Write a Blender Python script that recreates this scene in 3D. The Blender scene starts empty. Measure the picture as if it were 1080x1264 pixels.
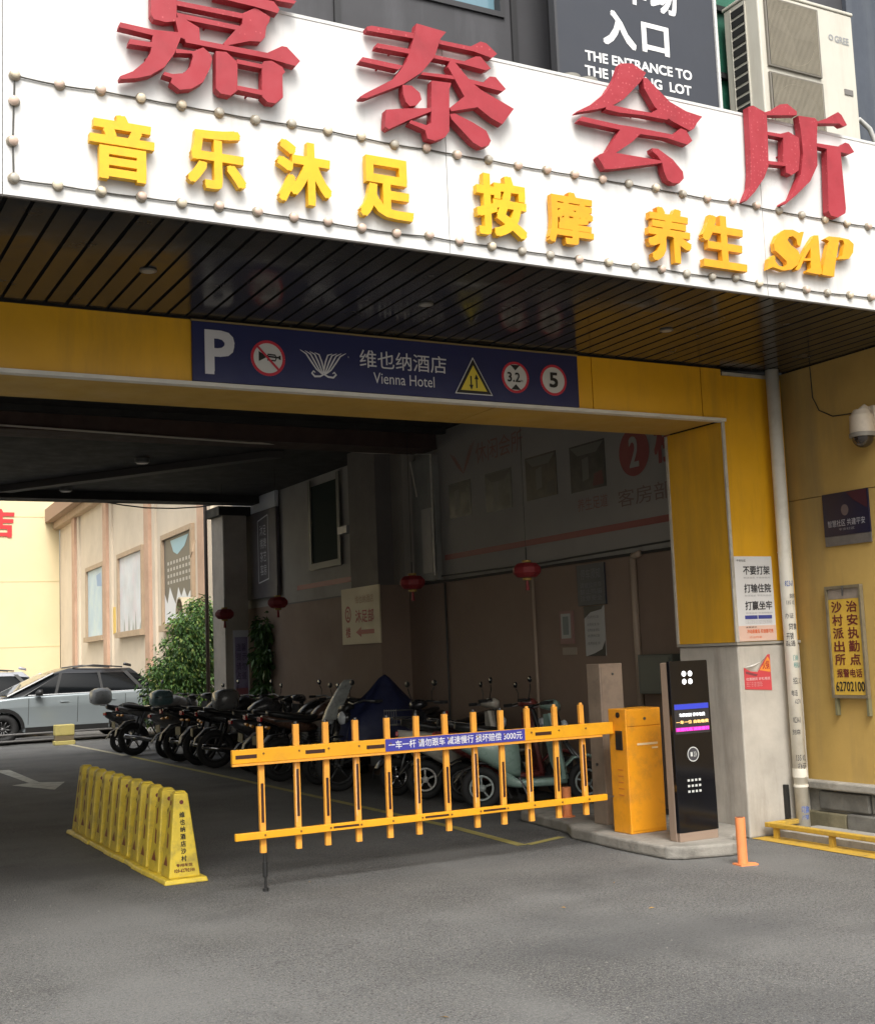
import bpy, bmesh, math, random
from mathutils import Vector, Matrix
random.seed(7)
S = bpy.context.scene
COL = S.collection
rad = math.radians

# ------------------------------------------------------------------ camera
def set_camera():
    yaw, pitch, roll = rad(28.531), rad(6.437), rad(-2.311)
    fwd = Vector((math.sin(yaw)*math.cos(pitch), math.cos(yaw)*math.cos(pitch), math.sin(pitch)))
    right = Vector((math.cos(yaw), -math.sin(yaw), 0))
    up = right.cross(fwd)
    r = right*math.cos(roll) + up*math.sin(roll)
    u = -right*math.sin(roll) + up*math.cos(roll)
    cd = bpy.data.cameras.new('camera'); cam = bpy.data.objects.new('camera', cd); COL.objects.link(cam)
    m = Matrix((r, u, -fwd)).transposed().to_4x4(); m.translation = Vector((0, 0, 1.6))
    cam.matrix_world = m
    cd.sensor_fit = 'HORIZONTAL'; cd.sensor_width = 36.0; cd.lens = 36.0*1541.0/1080.0
    cd.clip_start = 0.05; cd.clip_end = 600
    S.camera = cam
set_camera()

# ------------------------------------------------------------------ world, sun, exposure (overcast day)
SUN_EL, SUN_ROT = rad(52), rad(200)          # light comes from behind the camera, a little left
W = bpy.data.worlds.new('World'); S.world = W; W.use_nodes = True
nt = W.node_tree
bg = nt.nodes['Background']; bg.inputs['Strength'].default_value = 0.15
sky = nt.nodes.new('ShaderNodeTexSky'); sky.sky_type = 'NISHITA'; sky.sun_disc = False
sky.sun_elevation = SUN_EL; sky.sun_rotation = SUN_ROT
sky.air_density = 2.0; sky.dust_density = 7.0; sky.ozone_density = 1.0
hs = nt.nodes.new('ShaderNodeHueSaturation'); hs.inputs['Saturation'].default_value = 0.25
nt.links.new(sky.outputs[0], hs.inputs['Color']); nt.links.new(hs.outputs[0], bg.inputs['Color'])
sd = bpy.data.lights.new('sun', 'SUN'); sd.energy = 1.3; sd.angle = rad(28); sd.color = (1.0, 0.965, 0.91)
so = bpy.data.objects.new('sun', sd); COL.objects.link(so)
# direction TO the sun: nishita rotation 0 = +Y, clockwise seen from above
sdir = Vector((math.sin(SUN_ROT)*math.cos(SUN_EL), math.cos(SUN_ROT)*math.cos(SUN_EL), math.sin(SUN_EL)))
so.rotation_euler = sdir.to_track_quat('Z', 'Y').to_euler()
S.view_settings.view_transform = 'Standard'; S.view_settings.look = 'None'
S.view_settings.exposure = 0.74; S.view_settings.gamma = 1.0
try: S.view_settings.use_curve_mapping = False
except Exception: pass
S.cycles.max_bounces = 8; S.cycles.diffuse_bounces = 5
try:
    S.cycles.use_denoising = True
except Exception: pass

# ------------------------------------------------------------------ materials
MATS = {}
def mat(name, color, rough=0.6, metal=0.0, var=0.0, vscale=3.0, dirt=None, dscale=1.2, damt=0.5,
        bump=0.0, bscale=60.0, speck=None, sscale=120.0, samt=0.5, emit=None, estr=1.0, streak=False,
        spec=0.5, alpha=None, trans=0.0, coat=0.0):
    if name in MATS: return MATS[name]
    m = bpy.data.materials.new(name); m.use_nodes = True
    n = m.node_tree.nodes; l = m.node_tree.links; b = n['Principled BSDF']
    b.inputs['Roughness'].default_value = rough; b.inputs['Metallic'].default_value = metal
    b.inputs['Specular IOR Level'].default_value = spec
    if trans: b.inputs['Transmission Weight'].default_value = trans
    if coat: b.inputs['Coat Weight'].default_value = coat; b.inputs['Coat Roughness'].default_value = 0.08
    c4 = (*color, 1.0)
    b.inputs['Base Color'].default_value = c4
    tc = n.new('ShaderNodeTexCoord'); geo = n.new('ShaderNodeNewGeometry')
    pos = geo.outputs['Position']
    cur = None
    def rgb(c):
        x = n.new('ShaderNodeRGB'); x.outputs[0].default_value = (*c, 1); return x.outputs[0]
    def mix(a, bb, f, mode='MIX'):
        x = n.new('ShaderNodeMix'); x.data_type = 'RGBA'; x.blend_type = mode
        if isinstance(f, float): x.inputs[0].default_value = f
        else: l.new(f, x.inputs[0])
        l.new(a, x.inputs[6]); l.new(bb, x.inputs[7]); return x.outputs[2]
    def noise(sc, det=4.0, vec=None, rg=0.6):
        x = n.new('ShaderNodeTexNoise'); x.inputs['Scale'].default_value = sc; x.inputs['Detail'].default_value = det
        x.inputs['Roughness'].default_value = rg
        l.new(vec if vec else pos, x.inputs['Vector']); return x.outputs['Fac']
    def ramp(f, a, bb, v0=0.0, v1=1.0):
        x = n.new('ShaderNodeMapRange'); l.new(f, x.inputs[0])
        x.inputs[1].default_value = a; x.inputs[2].default_value = bb
        x.inputs[3].default_value = v0; x.inputs[4].default_value = v1; return x.outputs[0]
    if var or dirt or speck:
        cur = rgb(color)
        if var:
            f = ramp(noise(vscale, 6.0), 0.3, 0.7, 1.0-var, 1.0+var)
            x = n.new('ShaderNodeVectorMath'); x.operation = 'SCALE'; l.new(cur, x.inputs[0]); l.new(f, x.inputs['Scale']); cur = x.outputs[0]
        if dirt:
            vec = pos
            if streak:
                mp = n.new('ShaderNodeMapping'); mp.inputs['Scale'].default_value = (1, 1, 0.13); l.new(pos, mp.inputs['Vector']); vec = mp.outputs[0]
            f = ramp(noise(dscale, 8.0, vec, 0.7), 0.48, 0.72, 0.0, damt)
            cur = mix(cur, rgb(dirt), f)
        if speck:
            f = ramp(noise(sscale, 2.0, None, 0.8), 0.58, 0.70, 0.0, samt)
            cur = mix(cur, rgb(speck), f)
        l.new(cur, b.inputs['Base Color'])
        rr = ramp(noise(vscale*2.3, 4.0), 0.3, 0.7, max(0.03, rough-0.1), min(1.0, rough+0.12)); l.new(rr, b.inputs['Roughness'])
    if bump:
        bp = n.new('ShaderNodeBump'); bp.inputs['Strength'].default_value = bump; bp.inputs['Distance'].default_value = 0.01
        l.new(noise(bscale, 5.0), bp.inputs['Height']); l.new(bp.outputs[0], b.inputs['Normal'])
    if emit:
        b.inputs['Emission Color'].default_value = (*emit, 1); b.inputs['Emission Strength'].default_value = estr
    MATS[name] = m
    return m

def add_grain(m, base, light, dark):
    n = m.node_tree.nodes; l = m.node_tree.links; b = n['Principled BSDF']
    src = b.inputs['Base Color'].links[0].from_socket
    geo = n.new('ShaderNodeNewGeometry')
    for sc, lo, hi, col, amt in ((62, .55, .66, light, .85), (50, .46, .34, dark, .85), (130, .56, .66, (.30,.29,.27), .6), (20, .56, .68, light, .3)):
        x = n.new('ShaderNodeTexNoise'); x.inputs['Scale'].default_value = sc; x.inputs['Detail'].default_value = 1.5
        l.new(geo.outputs['Position'], x.inputs['Vector'])
        r = n.new('ShaderNodeMapRange'); l.new(x.outputs['Fac'], r.inputs[0]); r.inputs[1].default_value = lo; r.inputs[2].default_value = hi; r.inputs[4].default_value = amt
        k = n.new('ShaderNodeMix'); k.data_type = 'RGBA'; l.new(r.outputs[0], k.inputs[0]); l.new(src, k.inputs[6]); k.inputs[7].default_value = (*col, 1)
        src = k.outputs[2]
    # worn lighter lane, oil drips and hairline cracks
    def nz(sc, det, scale=(1,1,1)):
        mp = n.new('ShaderNodeMapping'); mp.inputs['Scale'].default_value = scale; l.new(geo.outputs['Position'], mp.inputs['Vector'])
        x = n.new('ShaderNodeTexNoise'); x.inputs['Scale'].default_value = sc; x.inputs['Detail'].default_value = det; l.new(mp.outputs[0], x.inputs['Vector']); return x.outputs['Fac']
    def rg(f, lo, hi, amt):
        r = n.new('ShaderNodeMapRange'); l.new(f, r.inputs[0]); r.inputs[1].default_value = lo; r.inputs[2].default_value = hi; r.inputs[4].default_value = amt; return r.outputs[0]
    def mx(f, col):
        nonlocal src
        k = n.new('ShaderNodeMix'); k.data_type = 'RGBA'; l.new(f, k.inputs[0]); l.new(src, k.inputs[6]); k.inputs[7].default_value = (*col, 1); src = k.outputs[2]
    mx(rg(nz(.75, 3, (1, .5, 1)), .48, .64, .6), (.16,.16,.155))
    mx(rg(nz(.55, 3, (.6, 1, 1)), .54, .66, .5), (.055,.056,.058))
    mx(rg(nz(1.3, 4), .60, .74, .4), (.045,.045,.045))
    mx(rg(nz(9, 3), .72, .76, .4), (.040,.040,.039))
    v = n.new('ShaderNodeTexVoronoi'); v.feature = 'DISTANCE_TO_EDGE'; v.inputs['Scale'].default_value = .55
    wv = n.new('ShaderNodeVectorMath'); wv.operation = 'ADD'; nn = n.new('ShaderNodeTexNoise'); nn.inputs['Scale'].default_value = 2.2; nn.inputs['Detail'].default_value = 6
    l.new(geo.outputs['Position'], nn.inputs['Vector']); l.new(geo.outputs['Position'], wv.inputs[0]); l.new(nn.outputs['Color'], wv.inputs[1]); l.new(wv.outputs[0], v.inputs['Vector'])
    cr = rg(v.outputs['Distance'], .005, .002, .30); mk = rg(nz(.5, 2), .50, .60, 1.0)
    mm_ = n.new('ShaderNodeMath'); mm_.operation = 'MULTIPLY'; l.new(cr, mm_.inputs[0]); l.new(mk, mm_.inputs[1]); mx(mm_.outputs[0], (.022,.022,.022))
    l.new(src, b.inputs['Base Color'])

def led_mat(name, color, dot):
    m = mat(name, color, 0.6, var=0.2, vscale=5, dirt=(color[0]*.6, color[1]*.8+.02, color[2]*.8+.02), dscale=5, damt=.35)
    n = m.node_tree.nodes; l = m.node_tree.links; b = n['Principled BSDF']
    src = b.inputs['Base Color'].links[0].from_socket
    geo = n.new('ShaderNodeNewGeometry')
    v = n.new('ShaderNodeTexVoronoi'); v.inputs['Scale'].default_value = 34; v.inputs['Randomness'].default_value = .35
    l.new(geo.outputs['Position'], v.inputs['Vector'])
    r = n.new('ShaderNodeMapRange'); l.new(v.outputs['Distance'], r.inputs[0]); r.inputs[1].default_value = .22; r.inputs[2].default_value = .12
    r.inputs[4].default_value = .55
    x = n.new('ShaderNodeMix'); x.data_type = 'RGBA'; l.new(r.outputs[0], x.inputs[0]); l.new(src, x.inputs[6]); x.inputs[7].default_value = (*dot, 1)
    l.new(x.outputs[2], b.inputs['Base Color'])
    return m

asphalt = mat('asphalt', (.094,.095,.096), .88, var=.28, vscale=.7, dirt=(.050,.050,.049), dscale=.42, damt=.75, bump=1.0, bscale=70, speck=(.20,.195,.18), sscale=75, samt=.55)
add_grain(asphalt, None, (.17,.165,.15), (.035,.034,.032))
white_sheet = mat('white_sheet', (.66,.66,.65), .35, var=.03, vscale=1.5, dirt=(.42,.39,.34), dscale=6, damt=.45, streak=True)
red_led = led_mat('red_led', (.33,.022,.034), (.60,.14,.15))
yellow_letter = mat('yellow_letter', (.78,.43,.008), .45, var=.06, vscale=8, dirt=(.42,.25,.02), dscale=14, damt=.35)
amber_letter = mat('amber_letter', (.72,.33,.008), .45, var=.06, vscale=8, dirt=(.42,.22,.02), dscale=14, damt=.35)
bulb_mat = mat('bulb_cream', (.66,.58,.44), .3)
socket_mat = mat('bulb_socket', (.30,.26,.20), .6)
wire_mat = mat('wire_grey', (.08,.078,.07), .7)
cable_pale = mat('cable_pale', (.60,.55,.47), .6)
wire_dark = mat('wire_dark', (.02,.02,.02), .6)
slat_mat = mat('slat_dark', (.030,.029,.028), .17, var=.12, vscale=1.5, dirt=(.042,.040,.036), dscale=.8, damt=.35, spec=.5)
black_gap = mat('black_gap', (.008,.008,.008), .9)
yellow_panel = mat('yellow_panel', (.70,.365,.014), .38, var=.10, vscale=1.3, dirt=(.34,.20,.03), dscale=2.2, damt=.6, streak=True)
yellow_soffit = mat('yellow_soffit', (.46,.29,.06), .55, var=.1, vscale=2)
trim_mat = mat('trim_grey', (.52,.50,.45), .45, metal=.3, var=.12, vscale=6, dirt=(.2,.18,.15), dscale=5, damt=.5)
concrete = mat('column_concrete', (.44,.41,.36), .85, var=.16, vscale=2.6, dirt=(.19,.17,.145), dscale=2.4, damt=.85, bump=.25, bscale=18, streak=True)
concrete_dark = mat('weathered_concrete', (.30,.285,.25), .9, var=.16, vscale=3, dirt=(.10,.095,.085), dscale=3.5, damt=.7, bump=.5, bscale=30)
ochre = mat('ochre_wall', (.43,.285,.080), .8, var=.16, vscale=1.1, dirt=(.20,.15,.075), dscale=1.3, damt=.8, bump=.12, bscale=25, streak=True)
stone_m = mat('plinth_stone', (.13,.125,.11), .85, var=.3, vscale=5, dirt=(.08,.075,.06), dscale=6, damt=.7, bump=.6, bscale=22)
stone_y = mat('plinth_stone_yellowed', (.17,.15,.09), .85, var=.3, vscale=5, dirt=(.10,.09,.05), dscale=6, damt=.7, bump=.6, bscale=22)
pipe_white = mat('pipe_white', (.70,.665,.58), .45, var=.05, vscale=4, dirt=(.42,.38,.30), dscale=5, damt=.5)
yellow_paint = mat('yellow_paint', (.50,.31,.035), .6, var=.2, vscale=5, dirt=(.13,.10,.05), dscale=5, damt=1.0)
tan_wall = mat('tan_wall', (.25,.18,.135), .85, var=.06, vscale=1.2, dirt=(.18,.13,.10), dscale=1.2, damt=.5)
pale_wall = mat('pale_wall', (.34,.325,.295), .85, var=.07, vscale=1.5, dirt=(.22,.20,.17), dscale=1.0, damt=.6)
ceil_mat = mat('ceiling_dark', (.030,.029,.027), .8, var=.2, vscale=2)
rust_beam = mat('rust_beam', (.07,.042,.034), .75, var=.2, vscale=3)
grey_facade = mat('grey_facade', (.040,.040,.045), .62, var=.10, vscale=1.2, dirt=(.11,.11,.12), dscale=1.6, damt=.4, streak=True)
board_navy = mat('board_charcoal', (.036,.040,.052), .42, var=.04, vscale=2)
white_print = mat('white_print', (.78,.78,.78), .6)
navy = mat('navy_sign', (.013,.017,.085), .4, var=.05, vscale=3)
print_grey = mat('print_grey', (.62,.62,.64), .5)
red_print = mat('red_print', (.58,.03,.035), .5)
dull_red = mat('dull_red_print', (.27,.075,.065), .6)
black_print = mat('black_print', (.012,.012,.012), .5)
darkred_print = mat('darkred_print', (.13,.018,.014), .55)
sign_yellow = mat('sign_yellow', (.70,.56,.06), .5)
orange = mat('barrier_orange', (.78,.32,.014), .4, var=.07, vscale=3, dirt=(.36,.17,.04), dscale=7, damt=.55)
orange_arm = mat('arm_orange', (.84,.39,.016), .38, var=.05, vscale=4, dirt=(.4,.19,.03), dscale=7, damt=.3)
orange_pale = mat('picket_orange', (.86,.38,.05), .4, var=.05, vscale=4, dirt=(.4,.19,.05), dscale=7, damt=.3)
slot_dark = mat('slot_dark', (.05,.018,.01), .4)
banner_blue = mat('banner_blue', (.05,.05,.34), .5)
black_gloss = mat('black_gloss', (.006,.006,.008), .10, spec=.5)
beige_metal = mat('beige_metal', (.28,.205,.155), .5, var=.05, vscale=3)
led_white = mat('led_white', (.8,.8,.8), .4, emit=(.95,.97,1), estr=1.1)
led_dim = mat('led_dim', (.4,.4,.38), .4, emit=(.8,.85,.8), estr=.16)
led_blue = mat('led_blue', (.02,.03,.3), .4, emit=(.04,.06,.5), estr=.45)
led_amber = mat('led_amber', (.6,.4,.1), .4, emit=(1,.6,.25), estr=.9)
led_pink = mat('led_pink', (.6,.05,.4), .4, emit=(.95,.08,.6), estr=.9)
screen_m = mat('screen_dark', (.03,.03,.035), .25)
bollard_m = mat('bollard_orange', (.80,.26,.09), .5, var=.06, vscale=8, dirt=(.35,.14,.08), dscale=9, damt=.4)
cone_m = mat('cone_yellow', (.64,.47,.04), .45, var=.12, vscale=5, dirt=(.20,.16,.05), dscale=8, damt=.7)
white_paint = mat('road_white', (.50,.50,.44), .75, var=.15, vscale=5, dirt=(.09,.09,.085), dscale=6, damt=.7)
line_paint = mat('road_yellow', (.40,.34,.10), .75, var=.15, vscale=5, dirt=(.09,.09,.08), dscale=5, damt=.8)
line_pale = mat('road_pale_line', (.42,.38,.26), .75, var=.15, vscale=5, dirt=(.09,.09,.08), dscale=5, damt=.75)
rubber = mat('rubber', (.014,.014,.014), .75)
chrome = mat('chrome', (.42,.42,.42), .25, metal=1.0)
steel = mat('steel_grey', (.15,.15,.15), .45, metal=.8)
plastic_black = mat('plastic_black', (.018,.018,.018), .4)
glass_dark = mat('glass_dark', (.006,.007,.008), .12, spec=.22)
lamp_glass = mat('lamp_glass', (.55,.58,.6), .1)
red_glass = mat('red_lens', (.35,.01,.01), .2)
GLYPHS = {
 'JIA': [[[1.707,5.094],[1.844,5.093],[1.838,4.915],[1.781,4.897],[1.72,4.9],[1.705,4.923]],[[1.841,5.028],[2.218,5.036],[2.209,5.007],[1.841,5.002]],[[1.839,4.961],[2.195,4.962],[2.185,4.935],[1.958,4.933],[1.846,4.933]],[[2.202,5.038],[2.274,5.083],[2.357,5.049],[2.35,5.02],[2.333,4.989],[2.323,4.926],[2.297,4.896],[2.237,4.888],[2.105,4.835],[2.087,4.842],[2.159,4.935],[2.197,4.976]],[[1.838,4.933],[1.875,4.937],[1.958,4.903],[1.962,4.834],[1.893,4.82],[1.857,4.828],[1.847,4.853],[1.831,4.919]],[[1.878,4.827],[1.967,4.835],[2.334,4.84],[2.42,4.896],[2.448,4.896],[2.523,4.831],[2.496,4.797],[2.345,4.809],[1.885,4.806]],[[1.544,4.843],[1.714,4.839],[1.847,4.853],[1.859,4.829],[1.835,4.765],[1.819,4.725],[1.767,4.646],[1.695,4.59],[1.625,4.561],[1.543,4.54],[1.54,4.555],[1.605,4.593],[1.666,4.657],[1.699,4.717],[1.711,4.808],[1.538,4.816]],[[1.592,4.763],[1.708,4.769],[1.707,4.742],[1.587,4.736]],[[1.83,4.759],[1.924,4.765],[1.977,4.796],[2.013,4.77],[2.026,4.745],[2.012,4.689],[1.973,4.606],[1.909,4.557],[1.847,4.54],[1.801,4.568],[1.807,4.596],[1.761,4.603],[1.767,4.622],[1.812,4.618],[1.869,4.634],[1.906,4.679],[1.921,4.735],[1.915,4.75],[1.83,4.736]],[[2.045,4.79],[2.104,4.796],[2.163,4.751],[2.159,4.593],[2.12,4.559],[2.067,4.56],[2.041,4.582]],[[2.299,4.75],[2.311,4.786],[2.356,4.798],[2.416,4.774],[2.432,4.749],[2.415,4.729],[2.415,4.602],[2.371,4.562],[2.327,4.559],[2.295,4.586]],[[2.16,4.767],[2.305,4.766],[2.304,4.742],[2.159,4.743]],[[2.156,4.62],[2.301,4.619],[2.3,4.592],[2.156,4.596]],[[2.047,5.107],[2.199,5.139],[2.376,5.137],[2.408,5.1],[2.397,5.075],[2.263,5.084],[2.046,5.087]],[[2.288,5.206],[2.427,5.173],[2.507,5.169],[2.495,5.15],[2.387,5.146],[2.265,5.168]],[[1.708,5.136],[2.199,5.164],[2.199,5.133],[1.708,5.106]],[[1.654,5.23],[2.424,5.26],[2.423,5.233],[1.653,5.203]],[[1.706,5.35],[2.371,5.382],[2.37,5.355],[1.706,5.323]],[[1.991,5.498],[2.087,5.507],[2.081,5.224],[1.985,5.223]]],
 'TAI': [[[2.965,5.131],[3.243,5.144],[3.236,5.111],[2.938,5.096],[2.935,5.118]],[[3.399,5.136],[3.609,5.139],[3.679,5.184],[3.718,5.182],[3.79,5.13],[3.753,5.097],[3.63,5.113],[3.398,5.111]],[[2.997,5.033],[3.21,5.041],[3.198,5.011],[2.986,5.006]],[[3.353,5.037],[3.559,5.038],[3.64,5.084],[3.674,5.088],[3.741,5.028],[3.704,5.01],[3.558,5.017],[3.348,5.016]],[[2.901,4.931],[3.154,4.93],[3.124,4.9],[2.883,4.903]],[[3.279,4.915],[3.499,4.935],[3.688,4.93],[3.73,4.976],[3.77,4.98],[3.838,4.918],[3.812,4.899],[3.597,4.908],[3.487,4.912],[3.265,4.897]],[[3.251,5.203],[3.445,5.192],[3.405,5.143],[3.361,5.023],[3.27,4.91],[3.15,4.818],[3.011,4.743],[2.917,4.692],[2.882,4.686],[2.877,4.694],[2.908,4.718],[3.088,4.836],[3.176,4.956],[3.231,5.116]],[[3.465,5.029],[3.492,5.019],[3.598,4.918],[3.663,4.88],[3.887,4.803],[3.8,4.691],[3.722,4.718],[3.635,4.768],[3.455,4.711],[3.445,4.729],[3.548,4.818],[3.497,4.899],[3.446,4.98]],[[3.144,4.812],[3.202,4.818],[3.254,4.784],[3.263,4.746],[3.229,4.705],[3.186,4.693],[3.161,4.712],[3.147,4.754]],[[3.333,4.873],[3.463,4.883],[3.448,4.84],[3.437,4.588],[3.404,4.543],[3.338,4.512],[3.29,4.519],[3.278,4.566],[3.177,4.591],[3.188,4.61],[3.288,4.597],[3.319,4.618]],[[3.033,4.644],[3.143,4.67],[3.32,4.705],[3.322,4.685],[3.172,4.607],[3.044,4.531],[3.024,4.542]],[[3.443,4.689],[3.477,4.7],[3.596,4.666],[3.684,4.63],[3.713,4.574],[3.696,4.542],[3.645,4.523],[3.59,4.544],[3.453,4.661]]],
 'HUI': [[[4.706,5.253],[4.797,5.271],[4.906,5.229],[4.858,5.161],[4.716,5.018],[4.617,4.956],[4.501,4.913],[4.408,4.884],[4.346,4.864],[4.352,4.874],[4.462,4.937],[4.581,5.038],[4.662,5.151]],[[4.877,5.192],[4.909,5.194],[5.084,5.068],[5.214,5.027],[5.348,5.014],[5.298,4.96],[5.272,4.919],[5.237,4.899],[5.086,4.941],[4.96,5.009],[4.882,5.121]],[[4.575,4.949],[4.618,4.961],[4.785,4.96],[4.924,4.965],[5.004,5.012],[5.064,4.951],[5.053,4.94],[4.858,4.937],[4.667,4.921],[4.569,4.925]],[[4.385,4.845],[4.661,4.84],[4.766,4.845],[5.089,4.847],[5.16,4.901],[5.203,4.893],[5.249,4.832],[5.207,4.798],[5.043,4.816],[4.827,4.807],[4.759,4.742],[4.627,4.65],[4.88,4.655],[4.998,4.656],[4.986,4.641],[4.599,4.541],[4.537,4.531],[4.485,4.601],[4.502,4.621],[4.555,4.643],[4.669,4.807],[4.358,4.814]],[[4.912,4.727],[4.961,4.731],[5.076,4.678],[5.153,4.609],[5.157,4.564],[5.119,4.527],[5.064,4.519],[5.022,4.535],[4.998,4.585],[4.987,4.646],[4.957,4.681],[4.916,4.706]]],
 'SUO': [[[5.755,5.154],[5.799,5.172],[5.903,5.143],[5.918,5.124],[5.911,4.937],[5.901,4.767],[5.855,4.676],[5.76,4.563],[5.68,4.489],[5.665,4.491],[5.721,4.59],[5.741,4.701],[5.749,4.91]],[[5.887,5.136],[5.976,5.173],[6.046,5.224],[6.114,5.24],[6.198,5.2],[6.195,5.173],[5.918,5.124]],[[5.912,5.006],[6.026,5.011],[6.105,5.039],[6.196,5.01],[6.196,4.899],[6.173,4.776],[6.109,4.732],[6.055,4.74],[6.054,4.787],[5.896,4.775],[5.899,4.8],[6.034,4.809],[6.051,4.986],[5.91,4.983]],[[6.206,5.171],[6.364,5.181],[6.385,5.163],[6.362,4.995],[6.352,4.838],[6.273,4.714],[6.128,4.591],[6.022,4.512],[5.995,4.509],[6.002,4.522],[6.082,4.567],[6.187,4.744],[6.225,4.903],[6.219,5.074]],[[6.379,5.158],[6.468,5.195],[6.59,5.265],[6.623,5.249],[6.669,5.182],[6.627,5.168],[6.593,5.182],[6.378,5.145]],[[6.363,4.999],[6.575,5.008],[6.637,5.049],[6.672,5.046],[6.719,4.992],[6.664,4.969],[6.583,4.97],[6.36,4.974]],[[6.451,4.974],[6.583,4.974],[6.586,4.839],[6.592,4.562],[6.582,4.526],[6.509,4.486],[6.441,4.49],[6.422,4.521]]],
 'SAPS': [[[6.194,4.349],[6.149,4.239],[6.126,4.249],[6.12,4.288],[6.089,4.306],[6.054,4.295],[6.038,4.271],[6.068,4.238],[6.127,4.208],[6.143,4.174],[6.118,4.112],[6.056,4.069],[5.979,4.053],[5.924,4.061],[5.887,4.067],[5.839,4.044],[5.855,4.118],[5.895,4.148],[5.913,4.146],[5.914,4.11],[5.944,4.081],[5.991,4.079],[6.017,4.1],[6.014,4.122],[5.961,4.159],[5.917,4.183],[5.912,4.233],[5.946,4.295],[6.016,4.341],[6.093,4.351],[6.149,4.336],[6.169,4.346]]],
 'SAPA': [[[6.286,4.336],[6.248,4.246],[6.177,4.156],[6.136,4.086],[6.11,4.068],[6.092,4.073],[6.204,4.24]],[[6.286,4.336],[6.326,4.341],[6.327,4.159],[6.333,4.071],[6.308,4.062],[6.192,4.066],[6.198,4.082],[6.233,4.097],[6.243,4.245]],[[6.172,4.159],[6.24,4.167],[6.239,4.151],[6.161,4.142]]],
 'SAPP': [[[6.385,4.323],[6.427,4.347],[6.529,4.352],[6.466,4.146],[6.447,4.062],[6.334,4.064],[6.357,4.141],[6.424,4.313]],[[6.525,4.352],[6.617,4.348],[6.66,4.32],[6.648,4.258],[6.602,4.207],[6.498,4.191],[6.508,4.211],[6.539,4.222],[6.568,4.308],[6.56,4.334],[6.523,4.333]]],
}

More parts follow.
